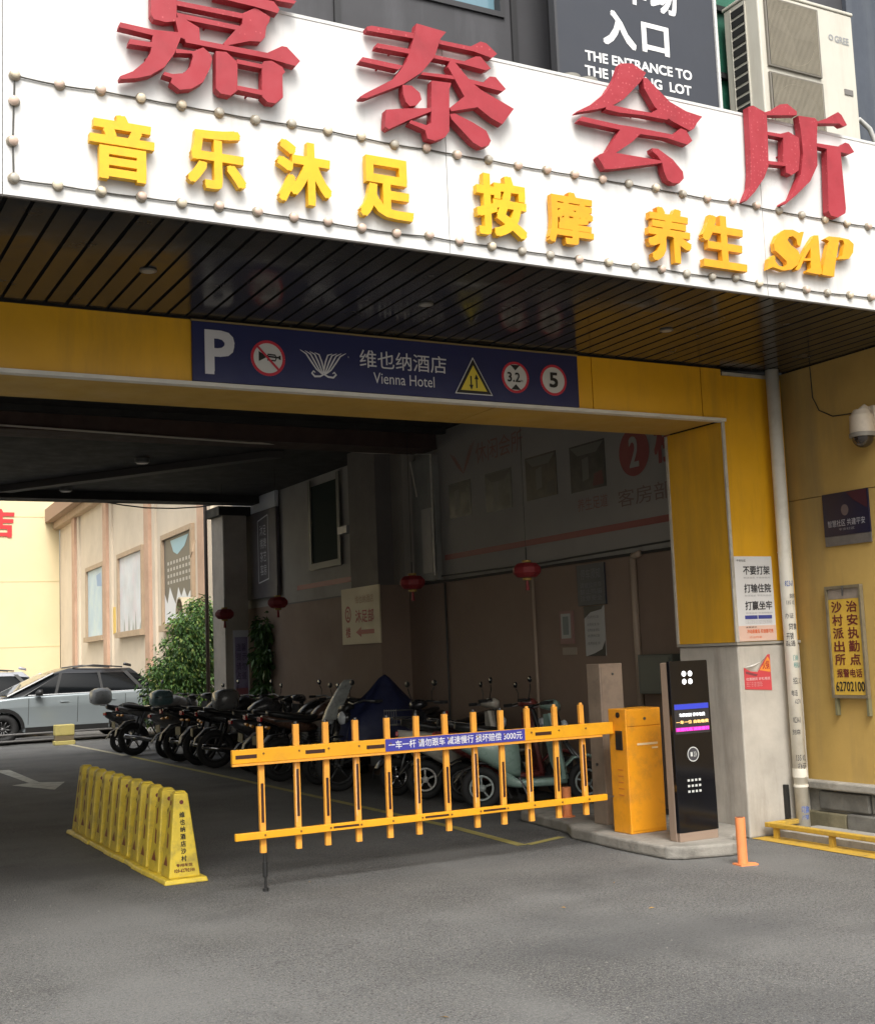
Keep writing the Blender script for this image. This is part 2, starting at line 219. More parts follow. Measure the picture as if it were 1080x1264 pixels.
# ------------------------------------------------------------------ builders
ORG = {}
def org(o): return ORG.get(o.name, Vector((0, 0, 0))) if o else Vector((0, 0, 0))
def tagp(o, label=None, cat=None, group=None, kind=None):
    if label: o['label'] = label
    if cat: o['category'] = cat
    if group: o['group'] = group
    if kind: o['kind'] = kind
    return o
def thing(name, label, cat, loc=(0, 0, 0), group=None):
    o = bpy.data.objects.new(name, None); COL.objects.link(o); o.empty_display_size = .2
    o.location = loc; ORG[o.name] = Vector(loc)
    return tagp(o, label, cat, group)
def link(name, me, m, parent=None, base=None):
    o = bpy.data.objects.new(name, me); COL.objects.link(o)
    if m is not None and not me.materials: me.materials.append(m)
    if parent is not None:
        o.parent = parent; ORG[o.name] = org(parent)
    return o
class MB:
    def __init__(s): s.v = []; s.f = []
    def add(s, vs, fs):
        k = len(s.v); s.v += [tuple(p) for p in vs]; s.f += [tuple(i+k for i in f) for f in fs]; return s
    def box(s, x0, x1, y0, y1, z0, z1):
        return s.add([(x0,y0,z0),(x1,y0,z0),(x1,y1,z0),(x0,y1,z0),(x0,y0,z1),(x1,y0,z1),(x1,y1,z1),(x0,y1,z1)],
                     [(0,3,2,1),(4,5,6,7),(0,1,5,4),(1,2,6,5),(2,3,7,6),(3,0,4,7)])
    def frus(s, cx, cy, z0, z1, a0, b0, a1, b1):
        return s.add([(cx-a0,cy-b0,z0),(cx+a0,cy-b0,z0),(cx+a0,cy+b0,z0),(cx-a0,cy+b0,z0),(cx-a1,cy-b1,z1),(cx+a1,cy-b1,z1),(cx+a1,cy+b1,z1),(cx-a1,cy+b1,z1)],
                     [(0,3,2,1),(4,5,6,7),(0,1,5,4),(1,2,6,5),(2,3,7,6),(3,0,4,7)])
    def tube(s, pts, r, n=8, r1=None, cap=True):
        pts = [Vector(p) for p in pts]; rings = []
        m = len(pts)
        for i, p in enumerate(pts):
            d = (pts[min(i+1, m-1)] - pts[max(i-1, 0)]).normalized()
            a = Vector((0, 0, 1)) if abs(d.z) < .9 else Vector((1, 0, 0))
            u = d.cross(a).normalized(); w = d.cross(u)
            rr = r if r1 is None else r + (r1-r)*i/max(1, m-1)
            rings.append([p + u*math.cos(t)*rr + w*math.sin(t)*rr for t in [2*math.pi*j/n for j in range(n)]])
        vs = [q for R in rings for q in R]; fs = []
        for i in range(m-1):
            for j in range(n): fs.append((i*n+j, i*n+(j+1) % n, (i+1)*n+(j+1) % n, (i+1)*n+j))
        if cap: fs.append(tuple(range(n))[::-1]); fs.append(tuple((m-1)*n+j for j in range(n)))
        return s.add(vs, fs)
    def ring(s, c, axis, R, r, n=20, k=6):      # torus
        c = Vector(c); ax = {'X': (Vector((0,1,0)), Vector((0,0,1)), Vector((1,0,0))), 'Y': (Vector((1,0,0)), Vector((0,0,1)), Vector((0,1,0))), 'Z': (Vector((1,0,0)), Vector((0,1,0)), Vector((0,0,1)))}[axis]
        vs = []; fs = []
        for i in range(n):
            t = 2*math.pi*i/n; d = ax[0]*math.cos(t)+ax[1]*math.sin(t)
            for j in range(k):
                q = 2*math.pi*j/k; vs.append(c + d*(R+r*math.cos(q)) + ax[2]*r*math.sin(q))
        for i in range(n):
            for j in range(k): fs.append((i*k+j, ((i+1) % n)*k+j, ((i+1) % n)*k+(j+1) % k, i*k+(j+1) % k))
        return s.add(vs, fs)
    def ball(s, c, rx, ry, rz, n=12, m=8):
        vs = [(c[0], c[1], c[2]-rz)]; fs = []
        for i in range(1, m):
            a = math.pi*i/m
            for j in range(n):
                t = 2*math.pi*j/n; vs.append((c[0]+rx*math.sin(a)*math.cos(t), c[1]+ry*math.sin(a)*math.sin(t), c[2]-rz*math.cos(a)))
        vs.append((c[0], c[1], c[2]+rz)); L = len(vs)-1
        for j in range(n):
            fs.append((0, 1+(j+1) % n, 1+j)); fs.append((L, L-n+j, L-n+(j+1) % n))
            for i in range(m-2): fs.append((1+i*n+j, 1+i*n+(j+1) % n, 1+(i+1)*n+(j+1) % n, 1+(i+1)*n+j))
        return s.add(vs, fs)
    def prism(s, pts, a, b, axis='Y', order='xz'):
        """polygon pts swept from a to b along axis. axis Y: pts=(x,z); X: pts=(y,z); Z: pts=(x,y)"""
        def P(p, t): return {'Y': (p[0], t, p[1]), 'X': (t, p[0], p[1]), 'Z': (p[0], p[1], t)}[axis]
        n = len(pts); vs = [P(p, a) for p in pts] + [P(p, b) for p in pts]
        fs = [tuple(range(n)), tuple(range(2*n-1, n-1, -1))] + [(i, n+i, n+(i+1) % n, (i+1) % n) for i in range(n)]
        return s.add(vs, fs)
    def flat(s, pts, t, axis='Y'):
        def P(p): return {'Y': (p[0], t, p[1]), 'X': (t, p[0], p[1]), 'Z': (p[0], p[1], t)}[axis]
        return s.add([P(p) for p in pts], [tuple(range(len(pts)))])
    def loft(s, st, n=14, pw=2.6):              # st: (x, yc, zc, half width, half height) superellipse rings
        vs = []; fs = []
        for (x, yc, zc, hw, hh) in st:
            for j in range(n):
                t = 2*math.pi*j/n; c, q = math.cos(t), math.sin(t)
                vs.append((x, yc+hw*math.copysign(abs(c)**(2/pw), c), zc+hh*math.copysign(abs(q)**(2/pw), q)))
        for i in range(len(st)-1):
            for j in range(n): fs.append((i*n+j, i*n+(j+1) % n, (i+1)*n+(j+1) % n, (i+1)*n+j))
        fs.append(tuple(range(n))[::-1]); fs.append(tuple((len(st)-1)*n+j for j in range(n)))
        return s.add(vs, fs)
    def xf(s, M):
        s.v = [tuple(M @ Vector(p)) for p in s.v]; return s
    def mesh(s, name, m=None, smooth=False, off=Vector((0, 0, 0)), bevel=0.0, seg=2):
        me = bpy.data.meshes.new(name)
        me.from_pydata([(p[0]-off.x, p[1]-off.y, p[2]-off.z) for p in s.v], [], s.f)
        bm = bmesh.new(); bm.from_mesh(me)
        bmesh.ops.recalc_face_normals(bm, faces=bm.faces)
        if bevel:
            es = [e for e in bm.edges if len(e.link_faces) == 2 and e.calc_face_angle(0) > rad(30)]
            try: bmesh.ops.bevel(bm, geom=es, offset=bevel, segments=seg, affect='EDGES', profile=.5)
            except Exception: pass
        bm.to_mesh(me); bm.free()
        if m is not None: me.materials.append(m)
        if smooth:
            me.polygons.foreach_set('use_smooth', [True]*len(me.polygons))
            if bevel or smooth == 'auto':
                try: me.set_sharp_from_angle(angle=rad(38))
                except Exception: pass
        return me
    def build(s, name, m, parent=None, smooth=False, bevel=0.0, label=None, cat=None, group=None, kind=None, seg=2):
        me = s.mesh(name, m, smooth, org(parent), bevel, seg)
        o = link(name, me, m, parent); return tagp(o, label, cat, group, kind)
def bx(*a): return MB().box(*a)
def rep(src, parent, n0, dx=0, dy=0, dz=0):
    """n0 further copies of an object (mesh shared), each shifted one more step"""
    for k in range(1, n0+1):
        c = src.copy(); COL.objects.link(c); c.parent = parent; ORG[c.name] = org(src)
        c.location = Vector(src.location) + Vector((dx, dy, dz))*k
def copy_tree(o, parent=None):
    c = o.copy(); COL.objects.link(c); c.parent = parent
    for ch in list(o.children): copy_tree(ch, c)
    return c

def text_mesh(body, bold=0.0, depth=0.0, shear=0.0, res=3):
    cu = bpy.data.curves.new('lettering', 'FONT'); cu.body = body; cu.offset = bold; cu.extrude = depth; cu.shear = shear; cu.resolution_u = res
    o = bpy.data.objects.new('tmp_text', cu); COL.objects.link(o)
    dg = bpy.context.evaluated_depsgraph_get(); dg.update()
    me = bpy.data.meshes.new_from_object(o.evaluated_get(dg))
    bpy.data.objects.remove(o); bpy.data.curves.remove(cu)
    return me
def embolden(me, r, depth, k=8):
    """thicken glyph strokes: several copies shifted round a small circle, each a hair further forward"""
    import numpy as np
    n = len(me.vertices); co = np.empty(n*3); me.vertices.foreach_get('co', co); co = co.reshape(-1, 3)
    polys = [tuple(p.vertices) for p in me.polygons]
    V = [co]; P = list(polys)
    for i in range(k):
        dx, dy = ((1,1),(-1,1),(-1,-1),(1,-1),(1,0),(0,1),(-1,0),(0,-1))[i]
        c = co.copy(); q_ = r*(.93-.035*i); c[:, 0] += q_*(dx+.05*dy); c[:, 1] += q_*(dy-.04*dx); c[:, 2] += (i+1)*.0006*(1 if depth else .25)
        V.append(c); P += [tuple(q+(i+1)*n for q in f) for f in polys]
    out = bpy.data.meshes.new('lettering'); out.from_pydata(np.concatenate(V).tolist(), [], P); bpy.data.meshes.remove(me)
    return out
def text(body, box, plane, m, parent, face='-Y', bold=0.0, depth=0.0, shear=0.0, name='lettering', keep=False, res=3, tilt=0.0):
    """fit text into box=(u0,v0,u1,v1) on the plane; face -Y: u=x, v=z ; face -X: u=-y (so u grows to the viewer's right), v=z ; face Z: flat"""
    if '\n' in body:
        L = body.split('\n'); h = (box[3]-box[1])/len(L)
        for i, q in enumerate(L): text(q, (box[0], box[3]-h*(i+.88), box[2], box[3]-h*(i+.08)), plane, m, parent, face, bold, depth, shear, name, keep, res, tilt)
        return None
    me = text_mesh(body, 0, 0.0 if depth == 0 else .5, shear, res)
    if bold: me = embolden(me, bold, depth, 8)
    vs = [v.co.copy() for v in me.vertices]
    if not vs: return None
    x0, x1 = min(v.x for v in vs), max(v.x for v in vs); y0, y1 = min(v.y for v in vs), max(v.y for v in vs)
    u0, v0, u1, v1 = box
    sx = (u1-u0)/max(1e-6, x1-x0); sy = (v1-v0)/max(1e-6, y1-y0)
    if keep: sx = sy = min(sx, sy)
    o3 = org(parent)
    for v in me.vertices:
        u = (u0+u1)/2 + (v.co.x-(x0+x1)/2)*sx; w = (v0+v1)/2 + (v.co.y-(y0+y1)/2)*sy; d = -v.co.z*depth*2 if depth else 0
        w += tilt*(u-u0)
        d = d if depth else -v.co.z
        p = Vector((u, plane+d*.5, w)) if face == '-Y' else (Vector((plane+d*.5, -u, w)) if face == '-X' else Vector((u, w, plane)))
        v.co = p - o3
    me.materials.clear(); me.materials.append(m)
    return link(name, me, m, parent)
def ribbon(mb, pts, w, t, axis='Y'):
    """flat stroke with varying width in the plane; pts (u,v), w list"""
    L = []; R = []
    for i, p in enumerate(pts):
        a = pts[max(i-1, 0)]; b = pts[min(i+1, len(pts)-1)]; d = Vector((b[0]-a[0], b[1]-a[1])); d.normalize()
        nrm = Vector((-d.y, d.x))*(w[i] if isinstance(w, (list, tuple)) else w)*.5
        L.append((p[0]+nrm.x, p[1]+nrm.y)); R.append((p[0]-nrm.x, p[1]-nrm.y))
    n = len(pts)
    def P(p): return {'Y': (p[0], t, p[1]), 'X': (t, p[0], p[1]), 'Z': (p[0], p[1], t)}[axis]
    mb.add([P(p) for p in L+R], [(i, i+1, n+i+1, n+i) for i in range(n-1)])
    return mb
def disc(c, R, t, axis='Y', n=40, r=0.0, sy=1.0):
    mb = MB()
    if r == 0: return mb.flat([(c[0]+R*math.cos(2*math.pi*i/n), c[1]+R*sy*math.sin(2*math.pi*i/n)) for i in range(n)], t, axis)
    return ribbon(mb, [(c[0]+(R+r)/2*math.cos(2*math.pi*i/n), c[1]+(R+r)/2*sy*math.sin(2*math.pi*i/n)) for i in range(n+1)], R-r, t, axis)

# ================================================================== GROUND
YF = 7.93
g = MB(); g.add([(-150,-120,0),(150,-120,0),(150,200,0),(-150,200,0)], [(0,1,2,3)]); g.build('asphalt_road', asphalt, kind='structure')
m = MB(); ribbon(m, [(5.70,27.2),(5.75,22.6)], .10, .004, 'Z'); m.build('parking_line', line_pale, kind='structure')
m = MB(); ribbon(m, [(5.753,22.2),(5.72,16),(5.62,10.27),(5.52,8.93)], .09, .004, 'Z'); m.build('parking_line', line_paint, kind='structure')
m = MB(); ribbon(m, [(5.575,8.93),(6.02,9.09)], .08, .004, 'Z'); m.build('parking_line', line_paint, kind='structure')
m = MB(); m.flat([(3.35,20.9),(3.56,22.1),(3.50,18.6),(3.77,18.25),(3.454,17.3),(3.17,18.36),(3.35,18.5)], .004, 'Z')
m = MB(); m.flat([(3.33,21.3),(3.55,21.3),(3.50,18.55),(3.80,18.3),(3.45,17.25),(3.10,18.4),(3.36,18.56)], .004, 'Z'); m.build('road_arrow', white_paint, kind='structure')
m = MB(); m.flat([(7.09,7.94),(7.06,6.6),(7.00,3.0),(7.28,3.0),(7.30,7.94)], .004, 'Z'); m.build('painted_strip', yellow_paint, kind='structure')
# fine litter and chips on the asphalt
rnd = random.Random(3); lit = MB()
for i in range(420):
    x = rnd.uniform(.6, 7.0); y = rnd.uniform(4.0, 9.5)
    s_ = rnd.uniform(.002, .006)
    lit.frus(x, y, 0, s_*.8, s_, s_*rnd.uniform(.6, 1.2), s_*.5, s_*.5)
lit.build('gravel', mat('grit', (.17,.165,.15), .9), kind='stuff')
leaf_lit = MB()
for i in range(5):
    x = rnd.uniform(1.5, 7.0); y = rnd.uniform(4.6, 8.8); a = rnd.uniform(0, 6.28); L = rnd.uniform(.015, .035)
    leaf_lit.add([(x,y,.006),(x+L*math.cos(a)-.3*L*math.sin(a),y+L*math.sin(a)+.3*L*math.cos(a),.012),(x+2*L*math.cos(a),y+2*L*math.sin(a),.006),(x+L*math.cos(a)+.3*L*math.sin(a),y+L*math.sin(a)-.3*L*math.cos(a),.008)], [(0,1,2,3)])
leaf_lit.build('fallen_leaves', mat('dry_leaf', (.30,.18,.05), .7), kind='stuff')

# ================================================================== BUILDING OVER THE PASSAGE
bld = thing('street_building', 'dark grey painted building standing above the passage, behind the white sign', 'building', (2, YF, 3.95))
MBw = MB().box(-3, 4.2, 7.95, 8.2, 3.96, 9.5).box(4.2, 5.10, 7.95, 8.2, 3.96, 6.585).box(5.10, 12, 7.95, 8.2, 3.96, 9.5).box(4.2, 5.10, 7.95, 8.2, 8.0, 9.5)
MBw.build('wall', grey_facade, bld)
bx(-3,12,8.2,21.3,6.2,6.5).build('roof', grey_facade, bld)
bx(11.8,12,8.2,22.4,3.96,6.2).build('wall', grey_facade, bld)
bx(-3.0,-2.8,8.2,22.4,4.7,6.2).build('wall', grey_facade, bld)
for x in (3.62, 5.16, 5.52):
    bx(x, x+.05, 7.925, 7.949, 3.96, 9.5).build('wall_fin', mat('fin_black', (.02,.02,.022), .5), bld)
w = bx(4.24,5.06,8.02,8.05,6.63,7.96).build('window', mat('pane_blue', (.12,.22,.27), .08, spec=.8), bld)
MB().box(4.2,5.10,7.93,8.06,6.586,6.63).box(4.2,4.24,7.93,8.06,6.63,8.0).box(5.06,5.10,7.93,8.06,6.63,8.0).box(4.62,4.66,7.99,8.06,6.63,8.0).build('frame', mat('frame_dark', (.03,.03,.033), .5), w)
# right part: green shutter wall and slate wall behind the condenser
bx(7.06,7.72,7.915,7.948,6.0,9.4).build('shutter', mat('shutter_green', (.012,.10,.06), .6, var=.15, vscale=6), bld)
for z in (6.48, 7.1, 7.7): bx(7.0,7.74,7.87,7.914,z,z+.05).build('rail', black_gap, bld)
for x in (7.16,): bx(x,x+.04,7.87,7.912,6.0,6.47).build('rail', black_gap, bld)
bx(8.9,12,7.90,7.948,4.6,9.4).build('cladding', mat('slate_clad', (.055,.065,.085), .55, var=.12, vscale=2.5, dirt=(.14,.15,.16), dscale=2, damt=.5, streak=True), bld)
bx(7.0,8.88,7.915,7.948,4.6,5.99).build('cladding', mat('brownish_clad', (.16,.13,.105), .8, var=.2, vscale=4), bld)

# passage ceiling
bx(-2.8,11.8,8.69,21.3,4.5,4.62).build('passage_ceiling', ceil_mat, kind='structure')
cb = thing('ceiling_beam', 'rust brown beam running across the passage ceiling', 'beam', (3, 14.7, 4.3))
bx(-2.5,7.79,14.3,14.75,4.29,4.498).build('beam_body', rust_beam, cb)
bx(-2.5,7.79,14.28,14.77,4.27,4.289).build('beam_flange', rust_beam, cb)
cb = thing('ceiling_beam', 'plain dark beam at the far end of the passage ceiling', 'beam', (3, 21.9, 4.3))
bx(-2.5,7.79,20.85,21.28,4.37,4.498).build('beam_body', ceil_mat, cb)
cb = thing('ceiling_beam', 'slanting dark brace crossing the middle of the passage ceiling', 'beam', (3, 18, 4.4))
MB().prism([(3.2,20.5),(3.45,20.5),(6.4,16.2),(6.15,16.2)], 4.40, 4.497, 'Z').build('beam_body', mat('brace_grey', (.075,.07,.066), .7), cb)
for i in range(5):
    yy = 9.8+i*1.05
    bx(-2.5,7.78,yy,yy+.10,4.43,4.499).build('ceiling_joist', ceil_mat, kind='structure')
cd_ = MB().tube([(-2,14.25,4.33),(1.5,14.2,4.31),(3.4,14.22,4.27),(5.2,14.3,4.24),(5.8,14.6,4.30),(7.3,15.3,4.36),(7.74,15.0,4.33),(7.74,14.8,3.7)], .012, 6)
cd_.build('ceiling_cable', cable_pale, smooth=True, label='pale cable sagging under the passage ceiling by the rust brown beam', cat='cable')
lc = MB().tube([(5.05,21.3,4.40),(5.4,21.2,4.33),(5.8,21.2,4.29),(6.3,21.2,4.29),(6.8,21.3,4.34),(7.1,21.4,4.40)], .012, 5)
lc.build('hanging_wire', wire_dark, smooth=True, label='thin black wire drooping at the far edge of the passage ceiling', cat='wire')
for k, (x, y, lb) in enumerate([(4.69,17.3,'small round ceiling lamp, unlit, beside the slanting brace'), (4.28,20.4,'small round ceiling lamp, unlit, near the far ceiling edge')]):
    t = thing('ceiling_lamp', lb, 'lamp', (x, y, 4.5), 'unlit lamps on the passage ceiling')
    MB().tube([(x,y,4.498),(x,y,4.44)], .10, 18).build('housing', mat('lamp_house', (.16,.16,.15), .5), t)
    MB().tube([(x,y,4.44),(x,y,4.425)], .08, 18).build('diffuser', mat('lamp_diff', (.5,.5,.48), .4), t)

# passage wall on the right
pw = thing('passage_wall', 'long inner side wall of the passage, tan below and pale above', 'wall', (7.8, 15, 0))
bx(7.8,8.0,8.72,22.3,0,2.53).build('wall_base', tan_wall, pw)
bx(7.82,8.0,8.72,22.3,2.534,4.499).build('upper_wall', pale_wall, pw)
bx(7.775,7.82,8.72,16.9,2.505,2.533).build('ledge', mat('ledge_dark', (.03,.028,.025), .8), pw)
bx(7.79,7.82,16.9,19.9,2.51,2.532).build('ledge', mat('ledge_grey', (.16,.15,.14), .8), pw)
def pil(x, y0, y1, z1, ma, mb_):
    bx(x,7.797,y0,y1,0,z1).build('pilaster', ma, pw)
    bx(x,7.797,y0,y1,z1+.003,4.495).build('pilaster_top', mb_, pw)
bx(7.35,7.798,15.25,16.42,0,2.545).build('pilaster', tan_wall, pw)
bx(7.36,7.798,15.30,16.19,2.548,4.495).build('pilaster_top', mat('pil_grey', (.15,.135,.125), .8, var=.06, vscale=2), pw)
bx(7.60,7.815,14.95,15.297,2.548,4.495).build('pilaster_top', mat('pil_light', (.30,.275,.235), .8, var=.06, vscale=2), pw)
bx(7.74,7.815,14.30,14.949,2.548,4.20).build('service_box', mat('pil_box', (.27,.27,.245), .7, var=.15, vscale=3), pw)
bx(7.70,7.739,14.36,14.62,2.65,3.5).build('service_panel', mat('pil_box2', (.42,.40,.36), .6, var=.1, vscale=3), pw)
MB().tube([(7.70,14.30,2.6),(7.70,14.30,4.2),(7.70,15.1,4.33)], .012, 6).build('service_pipe', trim_mat, pw)
MB().tube([(7.80,8.75,2.62),(7.80,9.6,2.60),(7.80,12.0,2.57),(7.80,14.9,2.60)], .010, 5).build('wall_cable', wire_dark, pw)
MB().tube([(7.785,12.1,.1),(7.785,12.1,2.50)], .018, 8).build('service_pipe', mat('conduit_pale', (.40,.31,.235), .6), pw, smooth=True)
MB().tube([(7.785,14.2,.1),(7.785,14.2,2.50)], .014, 8).build('service_pipe', wire_mat, pw, smooth=True)
# window in the far part of the wall
w = bx(7.795,7.819,17.55,18.6,3.1,4.35).build('window', mat('pane_green', (.022,.034,.03), .85, spec=.1), pw)
MB().box(7.77,7.794,17.45,17.55,3.0,4.45).box(7.77,7.794,18.6,18.7,3.0,4.45).box(7.77,7.794,17.55,18.6,3.0,3.1).build('frame', mat('win_frame', (.16,.16,.135), .6), w)
bx(7.70,7.819,17.05,17.38,3.45,3.56).build('bracket', mat('bracket_pale', (.5,.5,.5), .5), pw)
bx(7.812,7.8195,16.9,19.35,2.72,2.80).build('painted_stripe', dull_red, pw)
# outside part beyond the ceiling : pale wall with dark billboard
bb = thing('dark_billboard', 'tall grey billboard with a white outlined text frame, past the red and tan passage wall', 'billboard', (7.79, 21, 2.6))
bx(7.74,7.79,20.05,22.5,2.68,4.22).build('board', mat('bb_dark', (.10,.09,.10), .6, var=.15, vscale=1.5), bb)
bx(7.74,7.789,20.05,22.5,4.223,4.498).build('top_strip', mat('bb_daylight', (.66,.69,.73), .5), bb)  # pale colour stands in for the bright daylit band above the board
m = MB()
for (a, b) in (((-20.95,4.05),(-20.45,4.12)), ((-20.95,2.95),(-20.45,3.0)), ((-20.95,4.05),(-20.95,2.95)), ((-20.45,4.12),(-20.45,3.0))):
    ribbon(m, [(-a[0], a[1]), (-b[0], b[1])], .022, 7.736, 'X')
m.build('outline', print_grey, bb)
text('沐足\n棋牌\n茶艺\n客房', (-20.85,3.05,-20.55,3.98), 7.735, print_grey, bb, '-X')
# left wall of the passage (out of frame), added to keep the inside dark
lw = thing('passage_wall', 'unseen opposite inner wall on the far left, added to darken the passage', 'wall', (-2.6, 15, 0))
bx(-2.8,-2.5,8.72,22.3,0,4.499).build('wall_base', tan_wall, lw)

# mural banner on the upper wall
mu = thing('mural_banner', 'long faded printed banner with four photos and red characters high on the passage wall', 'banner', (7.81, 12, 3))
bx(7.808,7.8185,8.9,14.28,2.60,4.45).build('sheet', mat('mural_sheet', (.29,.275,.255), .7, var=.08, vscale=1.2), mu)
bx(7.802,7.8075,8.9,14.2,2.79,2.86).build('red_stripe', dull_red, mu)
ph_d = [mat('photo_dark', (.035,.032,.03), .4, var=.6, vscale=5, dirt=(.08,.07,.06), dscale=7, damt=.9),
        mat('photo_brown', (.07,.055,.04), .4, var=.6, vscale=4, dirt=(.09,.08,.06), dscale=6, damt=.9),
        mat('photo_grey', (.08,.078,.07), .4, var=.5, vscale=4, dirt=(.09,.085,.075), dscale=5, damt=.9),
        mat('photo_green', (.05,.05,.045), .4, var=.5, vscale=4, dirt=(.16,.15,.13), dscale=6, damt=.9)]
phm = [mat('photo_wall', (.06,.055,.048), .5), mat('photo_red', (.12,.02,.025), .5), mat('photo_pale', (.14,.135,.125), .5)]
for k, (y0, y1, z0, z1) in enumerate([(10.61,11.26,3.28,3.79), (11.53,12.17,3.31,3.81), (12.49,13.10,3.28,3.76), (13.46,14.03,3.31,3.76)]):
    p = bx(7.803,7.8075,y0,y1,z0,z1).build('photo', ph_d[k], mu)
    # room interior shapes in the print
    m = MB(); m.flat([(y0+.02,z1-.02),(y1-.02,z1-.02),(y1-.15,z1-.12),(y0+.15,z1-.12)], 7.8018, 'X'); m.build('photo_detail', phm[2] if k < 2 else phm[0], p)
    m = MB(); m.flat([(y0+.04,z0+.03),(y0+.24,z0+.03),(y0+.2,z0+.16),(y0+.06,z0+.18)], 7.8016, 'X'); m.build('photo_detail', phm[1] if k == 0 else phm[0], p)
    m = MB(); m.flat([(y0+.30,z0+.12),(y0+.42,z0+.10),(y0+.42,z0+.34),(y0+.30,z0+.36)], 7.8014, 'X'); m.build('photo_detail', phm[2], p)
MB().add(*(lambda d: (d.v, d.f))(disc((10.11,3.56), .25, 7.803, 'X', 36))).build('number_disc', mat('mural_red', (.27,.05,.05), .6), mu)
text('2', (-10.19,3.40,-10.03,3.72), 7.800, mat('mural_pale', (.36,.34,.32), .6), mu, '-X', bold=.02)
text('楼', (-9.78,3.38,-9.36,3.80), 7.802, mat('mural_red', (.27,.05,.05), .6), mu, '-X', bold=.03)
text('客房部', (-10.42,3.02,-9.55,3.20), 7.802, mat('mural_dim', (.20,.13,.12), .6), mu, '-X')
text('养生足道', (-11.15,3.06,-10.6,3.20), 7.802, mat('mural_dimred', (.27,.13,.12), .6), mu, '-X')
text('休闲会所', (-13.3,3.92,-12.2,4.18), 7.802, mat('mural_dimred', (.27,.13,.12), .6), mu, '-X')
m = MB()
for k in range(3): ribbon(m, [(13.95-.05*k,4.15-.02*k),(13.75-.02*k,3.95),(13.62,3.85)], [.01,.03,.01], 7.8015-.0004*k, 'X'); ribbon(m, [(13.32+.05*k,4.22-.02*k),(13.5+.02*k,3.98),(13.62,3.85)], [.01,.03,.01], 7.8013-.0004*k, 'X')
m.build('emblem', mat('mural_dimred', (.27,.13,.12), .6), mu)

# things on the passage wall
t = thing('notice_board', 'dark notice board high on the tan passage wall, above a white leaflet', 'sign', (7.79,10.95,2.05))
bx(7.776,7.799,10.70,11.2,2.04,2.48).build('board', mat('nb_dark', (.035,.04,.055), .5), t)
text('停车须知', (-11.13,2.32,-10.77,2.43), 7.774, mat('nb_print', (.16,.17,.2), .5), t, '-X')
text('请按位停车\n禁止鸣笛\n注意安全', (-11.15,2.08,-10.75,2.29), 7.774, mat('nb_print', (.16,.17,.2), .5), t, '-X')
t = thing('leaflet', 'tall white leaflet with black corners on the passage wall, below the dark notice board', 'poster', (7.79,10.95,1.5))
bx(7.79,7.799,10.76,11.12,1.50,2.03).build('sheet', mat('leaf_white', (.42,.42,.41), .6), t)
m = MB(); m.flat([(11.12,2.03),(10.76,2.03),(10.80,1.99),(11.0,1.965),(11.12,1.90)], 7.788, 'X'); m.build('corner_print', black_print, t); m = MB(); m.flat([(10.76,1.5),(11.1,1.5),(10.95,1.53),(10.82,1.57),(10.76,1.66)], 7.788, 'X'); m.build('corner_print', black_print, t)
for k, z in enumerate((1.92, 1.84, 1.78, 1.72, 1.64)): text('收费标准 停车须知'[:5+k % 3], (-11.07,z-.022,-10.85,z+.01), 7.787, mat('leaf_print', (.2,.2,.2), .6), t, '-X', res=1)
t = thing('framed_notice', 'small pink edged framed notice on the tan passage wall', 'notice', (7.79,11.45,1.65))
bx(7.776,7.799,11.33,11.58,1.64,2.0).build('frame', mat('fn_pink', (.28,.16,.14), .6), t)
bx(7.772,7.7755,11.365,11.545,1.70,1.97).build('sheet', mat('fn_sheet', (.36,.37,.35), .6), t)
bx(7.770,7.7715,11.40,11.51,1.74,1.94).build('print', mat('fn_print', (.16,.19,.19), .6), t)
bx(7.786,7.799,11.30,11.56,1.52,1.60).build('small_label', mat('fn_sheet2', (.30,.25,.2), .6), t)
t = thing('conduit', 'pale vertical conduit pipe on the tan passage wall', 'pipe', (7.76,10.18,0))
MB().tube([(7.765,10.18,.92),(7.765,10.18,2.49)], .035, 10).build('tube', mat('conduit_pale', (.40,.31,.235), .6), t, smooth=True)
MB().tube([(7.765,10.18,2.492),(7.765,10.05,2.515)], .035, 10).build('elbow', mat('conduit_pale', (.40,.31,.235), .6), t, smooth=True)
t = thing('electrical_box', 'grey green electrical box on the passage wall behind the black payment kiosk', 'box', (7.7,9.75,.9))
bx(7.60,7.799,9.45,9.98,1.12,1.50).build('cabinet', mat('ebox', (.09,.10,.085), .5), t, bevel=.008)
bx(7.594,7.5995,9.49,9.94,1.15,1.47).build('door', mat('ebox2', (.11,.12,.10), .5), t)
t = thing('electrical_box', 'lower pale green meter box hanging under the conduit on the passage wall', 'box', (7.7,10.2,.6))
bx(7.68,7.799,9.99,10.35,.70,.98).build('cabinet', mat('ebox3', (.15,.155,.12), .55), t, bevel=.006)
bx(7.676,7.6795,10.02,10.32,.73,.95).build('door', mat('ebox4', (.17,.175,.14), .55), t)
t = thing('direction_sign', 'cream sign with red characters and a left pointing arrow on the passage pilaster', 'sign', (7.3,15.85,1.76))
bx(7.325,7.345,15.22,16.47,1.765,2.555).build('board', mat('ds_board', (.62,.54,.36), .6, var=.05, vscale=2), t)
text('维也纳酒店', (-16.0,2.33,-15.4,2.44), 7.3225, mat('ds_faint', (.42,.25,.13), .6), t, '-X')
text('沐足部', (-16.0,2.06,-15.4,2.24), 7.3225, mat('ds_red', (.38,.06,.04), .6), t, '-X', bold=.02)
m = disc((16.25,2.19), .10, 7.3228, 'X', 24, r=.07, sy=1.2); m.build('emblem_ring', mat('ds_red', (.38,.06,.04), .6), t)
text('2', (-16.29,2.13,-16.21,2.25), 7.322, mat('ds_red', (.38,.06,.04), .6), t, '-X', bold=.02)
